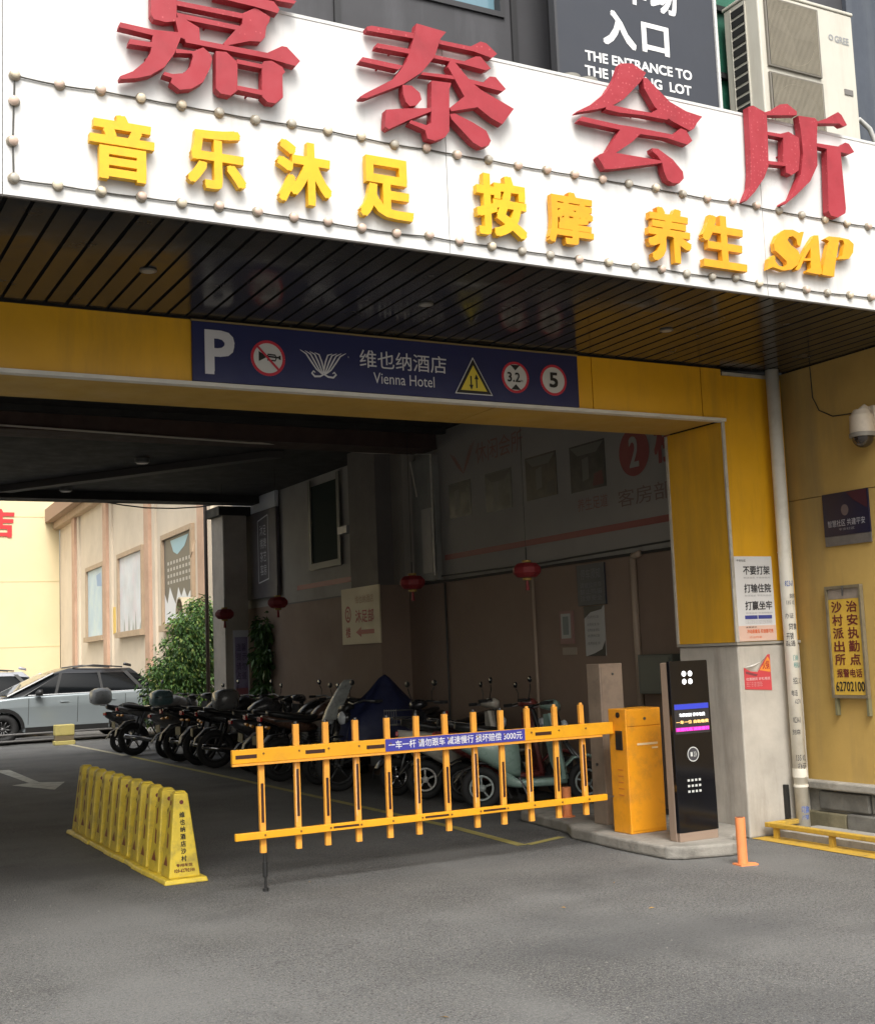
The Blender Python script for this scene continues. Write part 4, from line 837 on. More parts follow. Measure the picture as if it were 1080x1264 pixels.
MB().tube([(8.395,7.5,6.1),(8.50,7.5,6.16),(8.60,7.48,6.08),(8.66,7.46,5.9),(8.62,7.45,5.6),(8.55,7.45,4.42)], .022, 8).build('hose', mat('hose_grey', (.40,.40,.38), .6), ac, smooth=True)
t = thing('roof_vent', 'pair of stubby grey vents just above the white sign, left of the billboard', 'vent', (5.42, 7.75, 4.4))
for xx in (5.02,5.17):
    MB().tube([(xx,7.0,4.405),(xx,7.0,5.62)], .06, 14).build('stack', mat('vent_grey', (.20,.19,.165), .7, var=.2, vscale=14), t, smooth='auto')
    MB().tube([(xx,7.0,5.622),(xx,7.0,5.66)], .085, 14).build('cap', mat('vent_cap', (.24,.23,.20), .7), t, smooth='auto')
t = thing('meter_box', 'small white meter box between the billboard and the air conditioner', 'box', (7.1, 7.85, 5.7))
bx(6.99,7.12,7.78,7.912,5.5,6.18).build('case', mat('mb_white', (.55,.54,.50), .5, var=.1, vscale=9), t, bevel=.006)
bx(7.01,7.10,7.774,7.779,5.8,6.12).build('door', mat('mb_door', (.46,.45,.41), .5), t)

# ================================================================== ISLAND, BARRIER, KIOSK
isl = MB().prism([(6.16,9.22),(6.02,8.95),(5.955,8.2),(5.95,7.60),(6.04,7.50),(6.42,7.40),(6.50,7.42),(6.60,7.62),(7.05,7.97),(7.078,8.3),(7.078,10.2),(6.3,10.2)], 0, .10, 'Z')
isl.build('kerb_island', mat('island_concrete', (.27,.255,.225), .88, var=.2, vscale=4, dirt=(.085,.08,.07), dscale=3, damt=.85, bump=.7, bscale=26), kind='structure', bevel=.022, seg=3)

bg_ = thing('barrier_gate', 'orange boom barrier cabinet with its long picket fence arm lowered across the entrance', 'barrier', (6.3, 8.35, .1))
bx(6.115,6.47,8.235,8.468,.10,1.088).build('cabinet', orange, bg_, bevel=.008)
bx(6.128,6.458,8.229,8.2345,.95,1.075).build('lid_panel', orange, bg_, bevel=.002)
bx(6.128,6.458,8.230,8.2345,.125,.94).build('door', orange, bg_, bevel=.002)
MB().tube([(6.30,8.229,1.005),(6.30,8.222,1.005)], .012, 12).build('lock', steel, bg_)
bx(6.215,6.42,8.227,8.2295,.795,.812).build('nameplate', mat('np_pale', (.85,.66,.40), .5), bg_)
bx(6.36,6.42,8.227,8.2295,.762,.775).build('nameplate', mat('np_pale', (.85,.66,.40), .5), bg_)
bx(6.106,6.1145,8.285,8.375,.76,.915).build('boom_slot', mat('slot_black', (.012,.01,.01), .4), bg_, bevel=.004)
MB().tube([(6.1145,8.33,1.04),(6.105,8.33,1.04)], .022, 12).build('lamp', mat('slot_black', (.012,.01,.01), .4), bg_)
for k in range(5): bx(6.112,6.1145,8.30,8.37,.60-.05*k,.606-.05*k).build('vent_slot', mat('slot_red', (.55,.15,.03), .5), bg_)
YB0, YB1 = 8.40, 8.44
bx(2.878,6.113,YB0,YB1,.888,.985).build('top_beam', orange_arm, bg_, bevel=.005)
bx(2.878,6.0,YB0-.0,YB0+.03,.872,.8875).build('beam_lip', orange_pale, bg_)
bx(2.89,6.02,YB0,YB1-.008,.365,.415).build('bottom_beam', orange_arm, bg_, bevel=.004)
bx(6.022,6.09,YB0+.01,YB0+.02,.385,.395).build('tie_rod', steel, bg_)
bt = bx(4.052,5.262,YB0-.0035,YB0-.0006,.893,.982).build('banner', banner_blue, bg_)
text('一车一杆 请勿跟车 减速慢行 损坏赔偿 3000元', (4.075,.908,5.235,.968), YB0-.0045, white_print, bt, bold=.009)
pxs = [3.104,3.372,3.599,3.839,4.094,4.337,4.585,4.836,5.078,5.324,5.582,5.84]
for k, x in enumerate(pxs):
    zt = 1.135; zb = .262
    jx = ((k*37) % 11-5)*.0006
    p = MB().add([(x-.021-jx,YB1+.001,zb),(x+.021-jx,YB1+.001,zb),(x+.021-jx,YB1+.033,zb),(x-.021-jx,YB1+.033,zb),(x-.021+jx,YB1+.001,zt),(x+.021+jx,YB1+.001,zt),(x+.021+jx,YB1+.033,zt),(x-.021+jx,YB1+.033,zt)], [(0,3,2,1),(4,5,6,7),(0,1,5,4),(1,2,6,5),(2,3,7,6),(3,0,4,7)]).build('picket', orange_pale, bg_, bevel=.003)
    MB().tube([(x,YB1+.017,zt+.001),(x,YB1+.017,zt+.018)], .016, 10, r1=.012).build('cap', plastic_black if k < 9 else orange_pale, p)
    bx(x-.010,x+.010,YB1-.001,YB1+.0005,.49 if k % 2 else .47,.82 if k % 2 else .74).build('slot', slot_dark, p)
    bx(x-.016,x-.0105,YB1-.0015,YB1+.0005,.45,.86).build('slot_edge', mat('edge_pale', (.85,.5,.25), .5), p) if k % 2 else None
    MB().tube([(x,YB0-.0005,.95),(x,YB0-.007,.95)], .007, 8).tube([(x,YB0-.0005,.39),(x,YB0-.007,.39)], .007, 8).build('bolt', mat('bolt_dk', (.18,.08,.02), .5), p)
for (a, b) in ((2.90,3.055),(3.42,3.57),(3.90,4.045),(5.36,5.51)):
    bx(a,b,YB0-.0025,YB0-.0005,.922,.948).build('slot', slot_dark, bg_)
for (a, b) in ((3.62,3.82),(4.36,4.56),(4.86,5.06)):
    bx(a,b,YB0-.0025,YB0-.0005,.383,.397).build('slot', slot_dark, bg_)
f = MB().tube([(3.118,YB1+.017,.26),(3.118,YB1+.017,.20)], .014, 8).tube([(3.118,YB1+.017,.2),(3.118,YB1+.017,.10)], .019, 8).tube([(3.118,YB1+.017,.10),(3.118,YB1+.017,.02)], .010, 8).tube([(3.118,YB1+.017,.022),(3.118,YB1+.017,.0)], .022, 10).build('support_foot', plastic_black, bg_)

tb = thing('ticket_cabinet', 'tall beige cabinet standing behind the orange barrier box', 'cabinet', (6.4, 8.9, .1))
bx(6.29,6.53,8.80,8.99,.10,1.45).build('body', mat('beige_post', (.27,.205,.155), .55, var=.1, vscale=4, dirt=(.14,.11,.09), dscale=5, damt=.6), tb, bevel=.006)
bx(6.305,6.515,8.794,8.7995,.5,1.43).build('door', mat('beige_post', (.27,.205,.155)), tb, bevel=.002)
MB().tube([(6.42,8.793,1.36),(6.42,8.785,1.36)], .01, 10).build('lock', steel, tb)
MB().tube([(6.289,8.9,.60),(6.28,8.9,.60)], .012, 10).build('lock', steel, tb)

ki = thing('payment_kiosk', 'tall black glass parking payment kiosk with a small lit screen on a beige frame', 'kiosk', (6.33, 7.75, .1))
bx(6.135,6.515,7.70,7.78,.10,1.452).build('body', beige_metal, ki, bevel=.006)
bx(6.142,6.515,7.665,7.699,.10,.165).build('base_panel', beige_metal, ki, bevel=.003)
MB().prism([(6.138,.168),(6.520,.168),(6.506,1.455),(6.500,1.462),(6.136,1.462),(6.132,1.455)], 7.662, 7.699, 'Y').build('front_glass', black_gloss, ki, bevel=.003)
Yk = 7.6605
bx(6.152,6.492,Yk-.001,Yk+.001,.905,1.135).build('screen', screen_m, ki)
sc = bx(6.156,6.488,Yk-.0022,Yk-.0012,1.092,1.131).build('screen_header', led_blue, ki)
text('车牌识别 停车收费', (6.20,1.035,6.45,1.062), Yk-.0018, led_white, ki, bold=.02)
text('一车一位 自助缴费', (6.165,.982,6.482,1.008), Yk-.0018, led_amber, ki, bold=.02)
bx(6.158,6.486,Yk-.0022,Yk-.0012,.925,.955).build('screen_footer', mat('pinkbar', (.25,.01,.17), .4, emit=(.6,.03,.4), estr=.5), ki)
text('欢迎光临 减速慢行', (6.165,.928,6.482,.952), Yk-.003, led_pink, ki, bold=.02)
m = MB()
for a in range(4):
    c = (6.298+.03*(1 if a % 2 else -1), 1.333+.03*(1 if a//2 else -1)); d = disc(c, .021, Yk-.001-.0001*a, n=16); m.add(d.v, d.f)
m.build('indicator_lights', led_white, ki)
disc((6.312,.748), .056, Yk-.0012, n=36, r=.049).build('card_ring', led_dim, ki)
MB().add(*(lambda d: (d.v, d.f))(disc((6.312,.748), .048, Yk-.0008, n=32))).build('card_reader', mat('reader', (.05,.05,.06), .3), ki)
bx(6.285,6.305,Yk-.0025,Yk-.0015,.732,.765).build('card_symbol', led_dim, ki)
m = MB()
for k in range(2): ribbon(m, [(6.318+.014*k,.728),(6.328+.014*k,.748),(6.318+.014*k,.768)], .005, Yk-.0022)
m.build('wave_symbol', led_dim, ki)
kk = None
for r in range(3):
    for c in range(4):
        MB().box(6.242+c*.036,6.262+c*.036,Yk-.002,Yk,.545-r*.042,.562-r*.042).build('key', led_dim, ki)

t = thing('bollard', 'short orange steel bollard with a foot plate at the corner of the island', 'bollard', (6.225,7.08,0))
MB().tube([(6.225,7.08,.012),(6.225,7.08,.335)], .036, 20).build('post', bollard_m, t, smooth='auto')
MB().tube([(6.225,7.08,.3355),(6.225,7.08,.337)], .026, 16).build('inner', mat('boll_in', (.12,.05,.03), .8), t)
MB().prism([(6.165,7.03),(6.30,7.00),(6.32,7.06),(6.27,7.13),(6.18,7.14)], 0, .011, 'Z').build('foot_plate', bollard_m, t)
t = thing('bollard', 'dull orange bollard standing behind the barrier arm beside the beige cabinet', 'bollard', (6.36,9.6,0))
MB().tube([(6.36,9.5,.101),(6.36,9.5,.36)], .042, 16).build('post', bollard_m, t, smooth='auto')
MB().tube([(6.36,9.5,.10),(6.36,9.5,.108)], .07, 16).build('foot_plate', bollard_m, t)

# ================================================================== CONES
cn = []
ords = ['first','second','third','fourth','fifth','sixth','seventh','eighth','ninth','tenth','eleventh']
def make_cone():
    t = thing('caution_cone', '', 'cone', (0, 0, 0), 'yellow four sided caution cones in a row')
    MB().frus(0,0,0,.035,.165,.165,.155,.155).build('base', cone_m, t, bevel=.008)
    MB().frus(0,0,.0352,.64,.118,.118,.052,.052).build('body', cone_m, t, bevel=.010)
    MB().frus(0,0,.6402,.655,.046,.046,.034,.034).build('top', cone_m, t, bevel=.006)
    # print on the street side; the face leans back
    def lean(z): return -(.118-(.118-.052)*(z-.0352)/(.64-.0352))-.0022
    def put(me):
        for v in me.vertices: v.co = Vector((v.co.x, lean(v.co.z), v.co.z))
    for k, ch in enumerate('维也纳酒店沙村'):
        z1 = .505-.052*k; o = text(ch, (-.020,z1-.042,.020,z1), 0, black_print, t, bold=.03, res=2); put(o.data)
    o = text('专用车位', (-.062,.115,.062,.138), 0, darkred_print, t, bold=.03, res=1); put(o.data)
    o = text('020-62702100', (-.078,.075,.078,.102), 0, darkred_print, t, bold=.03, res=1); put(o.data)
    d = disc((0,.575), .016, 0, n=16); o = d.build('emblem', darkred_print, t); put(o.data)
    # warning symbols on the left hand side face
    def leanx(z): return -(.118-(.118-.052)*(z-.0352)/(.64-.0352))-.0022
    m = MB(); d = disc((0,.57), .020, 0, 'X', 14); m.add(d.v, d.f); m.flat([(-.05,.12),(.05,.12),(.0,.20)], 0, 'X'); m.flat([(-.012,.40),(.018,.38),(.020,.50),(-.01,.52)], 0, 'X'); m.flat([(-.02,.24),(.012,.25),(.018,.36),(-.016,.34)], 0, 'X')
    o = m.build('side_print', mat('cone_print', (.20,.05,.02), .6), t)
    for v in o.data.vertices: v.co.x = leanx(v.co.z)
    return t
proto = make_cone()
rnd = random.Random(9)
for k in range(11):
    t = proto if k == 0 else copy_tree(proto)
    t.location = (2.765 + .004*k + rnd.uniform(-.008,.008), 9.30 + .322*k, 0)
    t.rotation_euler.z = rnd.uniform(-.05,.05)
    lb = {0: 'yellow caution cone at the street end of the row, its full front text showing', 10: 'yellow caution cone at the far left end of the row, the last one'}.get(k)
    t['label'] = lb or '%s yellow caution cone in the row counting from the street end' % ords[k]

# ================================================================== MOTORBIKES AND SCOOTERS
def paint(name, c, rough=.3): return mat(name, c, rough, var=.05, vscale=6, coat=.3)
def wheel(t, x, r, w, rimm, z=None, spokes=5):
    z = r if z is None else z
    g_ = MB().ring((x,0,z), 'Y', r-w*.5, w*.5, 26, 8).build('wheel', rubber, t, smooth=True)
    m = MB().ring((x,0,z), 'Y', r-w*1.05, .014, 24, 6)
    m.tube([(x,-.055,z),(x,.055,z)], .035, 12)
    for k in range(spokes):
        a = 2*math.pi*k/spokes+.3
        m.tube([(x+.03*math.cos(a),0,z+.03*math.sin(a)),(x+(r-w*1.1)*math.cos(a),0,z+(r-w*1.1)*math.sin(a))], .011, 5)
    m.build('rim', mat('rim_dull', (.05,.05,.05), .5, metal=.3) if rimm is steel else rimm, g_, smooth=True)
    return g_
MR = random.Random(14)
def bar(t, x, z, w, m_, mirrors=True, lift=.10):
    mirrors = MR.random() > .45
    h = MB().tube([(x-.10,-w,z),(x-.02,-w*.6,z+.02),(x+.02,0,z-.01),(x-.02,w*.6,z+.02),(x-.10,w,z)], .012, 8).build('handlebar', m_, t, smooth=True)
    for s in (-1, 1):
        MB().tube([(x-.10,s*w,z),(x-.19,s*(w+.03),z-.005)], .018, 8).build('grip', rubber, h)
        MB().tube([(x-.04,s*(w-.02),z-.01),(x-.15,s*(w+.03),z-.02)], .006, 5).build('brake_lever', steel, h)
        if mirrors:
            g_ = MB().tube([(x-.05,s*w*.72,z+.01),(x-.03,s*(w*.85),z+lift),(x-.04,s*(w*.98),z+lift+.05)], .006, 6).build('mirror', plastic_black, t)
            mm = MB().ball((x-.04,s*(w*1.02),z+lift+.10), .016,.055,.038, 12, 8); mm.build('mirror_shell', plastic_black, g_, smooth=True)
            MB().ball((x-.052,s*(w*1.02),z+lift+.10), .008,.048,.032, 12, 6).build('mirror_glass', mat('mirror_glass', (.12,.13,.14), .15, metal=1.0), g_, smooth=True)
    return h
def motorcycle(label, col, box=None, boxcol=None, bars=None):
    t = thing('motorcycle', label, 'motorcycle', (0, 0, 0), 'motorbikes and scooters parked along the passage wall')
    pm = paint(*col)
    wheel(t, .64, .30, .09, steel); wheel(t, -.62, .29, .11, steel)
    m = MB()
    for s in (-1, 1): m.tube([(.64,s*.085,.30),(.55,s*.085,.60),(.40,s*.07,.96)], .019, 8)
    m.build('fork', steel, t, smooth=True)
    MB().loft([(.42,0,.58,.03,.012),(.54,0,.645,.055,.016),(.68,0,.645,.055,.016),(.84,0,.58,.045,.012),(.92,0,.48,.03,.01)], 10).build('front_fender', pm, t, smooth=True)
    m = MB()
    for s in (-1, 1):
        m.tube([(.40,s*.03,.92),(.22,s*.11,.42),(-.15,s*.11,.32),(-.28,s*.10,.55)], .016, 7)
        m.tube([(.36,s*.03,.86),(-.2,s*.09,.76),(-.75,s*.10,.80)], .015, 7)
        m.tube([(-.18,s*.11,.34),(-.62,s*.11,.29)], .020, 7)
        m.tube([(-.60,s*.13,.32),(-.45,s*.13,.76)], .024, 8)
    m.build('frame', plastic_black, t, smooth=True)
    m = MB().box(-.16,.14,-.12,.12,.26,.46).box(-.02,.13,-.075,.075,.46,.66)
    for k in range(5): m.box(-.05,.16,-.10,.10,.48+.035*k,.492+.035*k)
    m.build('engine', steel, t, bevel=.006)
    MB().loft([(.40,0,.83,.05,.06),(.33,0,.88,.12,.11),(.15,0,.90,.155,.135),(-.02,0,.86,.13,.10),(-.12,0,.82,.08,.06)], 14).build('tank', pm, t, smooth=True)
    MB().loft([(-.08,0,.83,.08,.03),(-.2,0,.80,.13,.045),(-.45,0,.83,.14,.05),(-.70,0,.88,.11,.045),(-.80,0,.90,.06,.03)], 14).build('seat', plastic_black, t, smooth=True)
    MB().loft([(-.12,0,.68,.09,.05),(-.35,0,.70,.125,.08),(-.65,0,.78,.11,.06),(-.88,0,.85,.05,.03)], 12).build('side_cover', pm, t, smooth=True)
    MB().loft([(-.60,0,.62,.06,.012),(-.78,0,.60,.07,.014),(-.93,0,.46,.06,.012),(-.96,0,.36,.05,.01)], 10).build('rear_fender', plastic_black, t, smooth=True)
    MB().tube([(.10,-.10,.36),(.0,-.15,.26),(-.35,-.16,.26)], .020, 8).tube([(-.35,-.16,.26),(-.85,-.17,.36)], .042, 10).build('exhaust', chrome, t, smooth=True)
    hl = MB().ball((.50,0,.86), .085,.10,.10, 14, 10).build('headlight', pm, t, smooth=True)
    MB().ball((.545,0,.86), .05,.085,.085, 14, 8).build('lens', lamp_glass, hl, smooth=True)
    MB().loft([(.42,0,.98,.09,.02),(.50,0,.99,.11,.05),(.55,0,.96,.10,.05)], 12).build('instrument_cowl', plastic_black, t, smooth=True)
    bx(-.93,-.90,-.05,.05,.80,.86).build('tail_light', red_glass, t, bevel=.004)
    bx(-.985,-.975,-.09,.09,.50,.62).build('number_plate', mat('plate_yellow', (.16,.13,.05), .5), t)
    for s in (-1, 1): MB().tube([(-.86,s*.06,.72),(-.86,s*.15,.72)], .02, 8).build('indicator', mat('amber_lens', (.5,.2,.02), .3), t)
    bar(t, .36, 1.03, .33, steel)
    MB().tube([(.0,.13,.30),(-.12,.26,.01)], .012, 6).build('side_stand', steel, t)
    if box:
        b_ = MB().loft([(-.74,0,1.05,.12,.10),(-.80,0,1.05,.17,.13),(-.98,0,1.05,.18,.135),(-1.06,0,1.05,.14,.10)], 18, 3.5).build('top_box', paint(*boxcol), t, smooth=True)
        bx(-1.05,-.76,-.175,.175,1.045,1.055).build('lid_seam', plastic_black, b_)
        MB().box(-.98,-.60,-.10,.10,.905,.925).build('rack', steel, t)
    return t
def scooter(label, col, deckm=None, seatm=None, rimm=None, screen=None, basket=False, box=None, shield=1.0):
    t = thing('scooter', label, 'scooter', (0, 0, 0), 'motorbikes and scooters parked along the passage wall')
    pm = paint(*col); dm = paint(*deckm) if deckm else pm; rm = rimm or steel
    wheel(t, .60, .215, .085, rm); wheel(t, -.52, .215, .09, rm)
    m = MB()
    for s in (-1, 1): m.tube([(.60,s*.07,.215),(.52,s*.07,.45),(.40,s*.04,.62)], .016, 7)
    m.build('fork', steel, t, smooth=True)
    MB().loft([(.36,0,.38,.05,.02),(.46,0,.47,.07,.02),(.62,0,.485,.075,.02),(.78,0,.42,.07,.018),(.86,0,.32,.05,.014)], 12).build('front_fender', pm, t, smooth=True)
    MB().loft([(.36,0,.26,.10,.05),(.20,0,.24,.15,.045),(-.15,0,.24,.15,.045),(-.28,0,.30,.12,.08)], 14, 4).build('floorboard', dm, t, smooth=True)
    bx(-.16,.22,-.12,.12,.286,.298).build('foot_mat', rubber, t)
    # leg shield leans back
    m = MB(); sec = [(.40,.26,.12),(.36,.45,.19),(.335,.62,.20*shield),(.31,.80,.17*shield),(.30,.93,.10)]
    vs = []; fs = []
    for (x, z, w) in sec:
        for j in range(7):
            a = -1+2*j/6; vs.append((x-.06*a*a, a*w, z))
        for j in range(7):
            a = 1-2*j/6; vs.append((x-.035-.06*a*a, a*w*.97, z))
    for i in range(len(sec)-1):
        for j in range(14): fs.append((i*14+j, i*14+(j+1) % 14, (i+1)*14+(j+1) % 14, (i+1)*14+j))
    fs += [tuple(range(14)), tuple(range(69, 55, -1))]
    m.add(vs, fs).build('leg_shield', pm, t, smooth='auto')
    MB().loft([(-.12,0,.48,.10,.19),(-.22,0,.52,.15,.20),(-.42,0,.58,.155,.15),(-.62,0,.65,.12,.10),(-.80,0,.72,.05,.05)], 16).build('rear_body', pm, t, smooth=True)
    MB().loft([(-.05,0,.73,.10,.03),(-.15,0,.74,.14,.045),(-.40,0,.77,.15,.045),(-.62,0,.82,.13,.05),(-.76,0,.85,.07,.035)], 14).build('seat', seatm or plastic_black, t, smooth=True)
    MB().loft([(-.36,0,.44,.05,.012),(-.52,0,.465,.06,.014),(-.70,0,.40,.055,.012),(-.80,0,.28,.045,.01)], 10).build('rear_fender', plastic_black, t, smooth=True)
    MB().tube([(.40,0,.62),(.30,0,.97)], .03, 8).build('stem', plastic_black, t)
    hd = MB().loft([(.36,0,1.0,.05,.04),(.30,0,1.01,.13,.065),(.22,0,1.02,.11,.05),(.16,0,1.02,.05,.03)], 14).build('handlebar_cowl', pm, t, smooth=True)
    hl = MB().ball((.395,0,.80), .04,.085,.06, 14, 8).build('headlight', lamp_glass, t, smooth=True)
    bx(-.83,-.80,-.05,.05,.70,.75).build('tail_light', red_glass, t, bevel=.004)
    bar(t, .26, 1.03, .31, plastic_black, True, .12)
    MB().tube([(-.60,.10,.86),(-.85,.10,.90),(-.85,-.10,.90),(-.60,-.10,.86)], .010, 6).build('grab_rail', chrome, t)
    MB().tube([(-.15,-.13,.30),(-.05,-.22,.02)], .012, 6).tube([(-.15,.13,.30),(-.05,.22,.02)], .012, 6).build('centre_stand', steel, t)
    if screen:
        m = MB(); vs = []; fs = []
        for q, (xx, zz_, ww) in enumerate([(.50,.80,.17),(.44,.92,.21),(.36,1.05,.205),(.27,1.18,.17),(.20,1.27,.11),(.17,1.30,.04)]):
            for j in range(7):
                u = -1+2*j/6; vs.append((xx-.10*u*u, u*ww, zz_))
        n_ = len(vs); vs += [(v[0]-.008, v[1]*.98, v[2]) for v in vs]
        for q in range(5):
            for j in range(6): a_ = q*7+j; fs += [(a_,a_+1,a_+8,a_+7), (n_+a_,n_+a_+7,n_+a_+8,n_+a_+1)]
        m.add(vs, fs)
        m.build('windscreen', screen, t, smooth=True)
    if box:
        MB().loft([(-.72,0,1.05,.13,.12),(-.78,0,1.05,.18,.155),(-.96,0,1.05,.185,.155),(-1.04,0,1.05,.14,.12)], 18, 3.2).build('top_box', paint(*box), t, smooth=True)
    if basket:
        m = MB()
        for z in (.80,.88,.96): m.tube([(.42,-.14,z),(.64,-.15,z),(.64,.15,z),(.42,.14,z),(.42,-.14,z)], .006, 5)
        for k in range(6): y = -.14+.056*k; m.tube([(.64,y,.80),(.64,y,.98)], .004, 4)
        m.box(.42,.64,-.14,.14,.79,.795).build('basket', steel, t)
    return t
def put(t, rx, ry, fx, fy, lean=0):
    """rear wheel foot (rx,ry), front wheel foot (fx,fy)"""
    a = math.atan2(fy-ry, fx-rx); t.location = ((rx+fx)/2, (ry+fy)/2, 0)
    jr = random.Random(int(ry*100))
    a += rad(jr.uniform(-9, 9)) if ry > 13.5 else 0
    t.location.x += jr.uniform(-.12, .10) if ry > 13.5 else 0
    t.location.y += jr.uniform(-.10, .10) if ry > 13.5 else 0
    t.rotation_euler = (rad(lean+jr.uniform(-3, 2)), 0, a)
blk = ('paint_black', (.016,.016,.018)); gry = ('paint_grey', (.15,.15,.15)); dgry = ('paint_dgrey', (.055,.056,.06)); brn = ('paint_brown', (.09,.05,.035))
put(scooter('mint green step through scooter behind the right end of the orange arm', ('paint_mint', (.25,.36,.31)), rimm=mat('rim_pale', (.32,.36,.34), .4), shield=.9), 6.42, 11.20, 7.50, 10.85, -5)
put(scooter('cream white scooter with white rims behind the middle of the orange arm', ('paint_cream', (.52,.49,.42)), rimm=mat('rim_white', (.55,.54,.5), .4)), 6.42, 12.45, 7.50, 12.05, -5)
put(scooter('dark scooter with a faded red apron between the mint green one and the cream one', ('paint_maroon', (.20,.045,.04)), box=None), 6.65, 11.85, 7.60, 11.55, -5)
put(scooter('black scooter with a pale wire basket just left of the cream white scooter', blk, basket=True, rimm=chrome), 7.55, 13.05, 6.45, 13.0, 4)
put(motorcycle('black motorcycle half hidden under the blue rain cover', blk), 7.45, 13.95, 6.2, 13.95, 3)
put(motorcycle('dark brown motorcycle just left of the scooter with the white windscreen', brn), 6.15, 15.75, 7.35, 15.70, 3)
put(scooter('black scooter with a tall slanting white windscreen behind the left part of the orange arm', blk, screen=mat('screen_white', (.40,.42,.40), .3, var=.3, vscale=9), shield=1.2), 7.30, 14.90, 6.20, 14.85, 3)
put(motorcycle('black motorcycle with tall mirrors right beside the white windscreen scooter', blk), 6.1, 16.65, 7.3, 16.55, 3)
put(scooter('dark grey scooter near the purple banner with a round grey top box', dgry, box=('box_greyd', (.10,.10,.10))), 6.15, 17.55, 7.25, 17.50, 3)
put(motorcycle('black motorcycle parked in front of the purple banner', dgry), 6.05, 18.4, 7.25, 18.4, 3)
put(motorcycle('black motorcycle between the purple banner and the teal top box', blk), 6.0, 19.3, 7.2, 19.35, -3)
put(motorcycle('dark motorcycle carrying a rounded teal top box in front of the pillar', blk, box=True, boxcol=('box_teal', (.11,.19,.20))), 6.05, 20.25, 7.25, 20.3, -3)
put(scooter('grey bodied scooter beside the green bush, rear wheel towards the line', gry), 6.05, 21.35, 7.15, 21.45, -3)
put(motorcycle('grey motorcycle second from the far end of the row', gry), 5.95, 22.3, 7.1, 22.5, -3)
put(scooter('black scooter with a light grey top box at the far end of the row', dgry, box=('box_grey', (.26,.27,.27))), 5.95, 23.3, 7.0, 23.6, -3)
# pointed blue rain cover thrown over the handlebars
t = thing('rain_cover', 'pointed dark blue rain cover draped over a parked motorcycle', 'cover', (6.75, 13.95, .5))
vs = []; fs = []; n = 24; rnd = random.Random(4)
prof = [(0,1.36),(.06,1.32),(.17,1.15),(.33,.98),(.46,.86),(.52,.70),(.55,.52)]
for i, (r, z) in enumerate(prof):
    for j in range(n):
        a = 2*math.pi*j/n; rr = r*(1+.10*math.sin(5*a+i*.3)+.06*math.sin(9*a)) if i else .01
        vs.append((6.75+rr*1.15*math.cos(a), 13.95+rr*.62*math.sin(a), z+.03*math.sin(4*a+i)*(i > 1)))
for i in range(len(prof)-1):
    for j in range(n): fs.append((i*n+j, i*n+(j+1) % n, (i+1)*n+(j+1) % n, (i+1)*n+j))
fs.append(tuple(range(n)))
MB().add(vs, fs).build('cloth', mat('cover_blue', (.009,.013,.05), .6, var=.15, vscale=8), t, smooth=True)

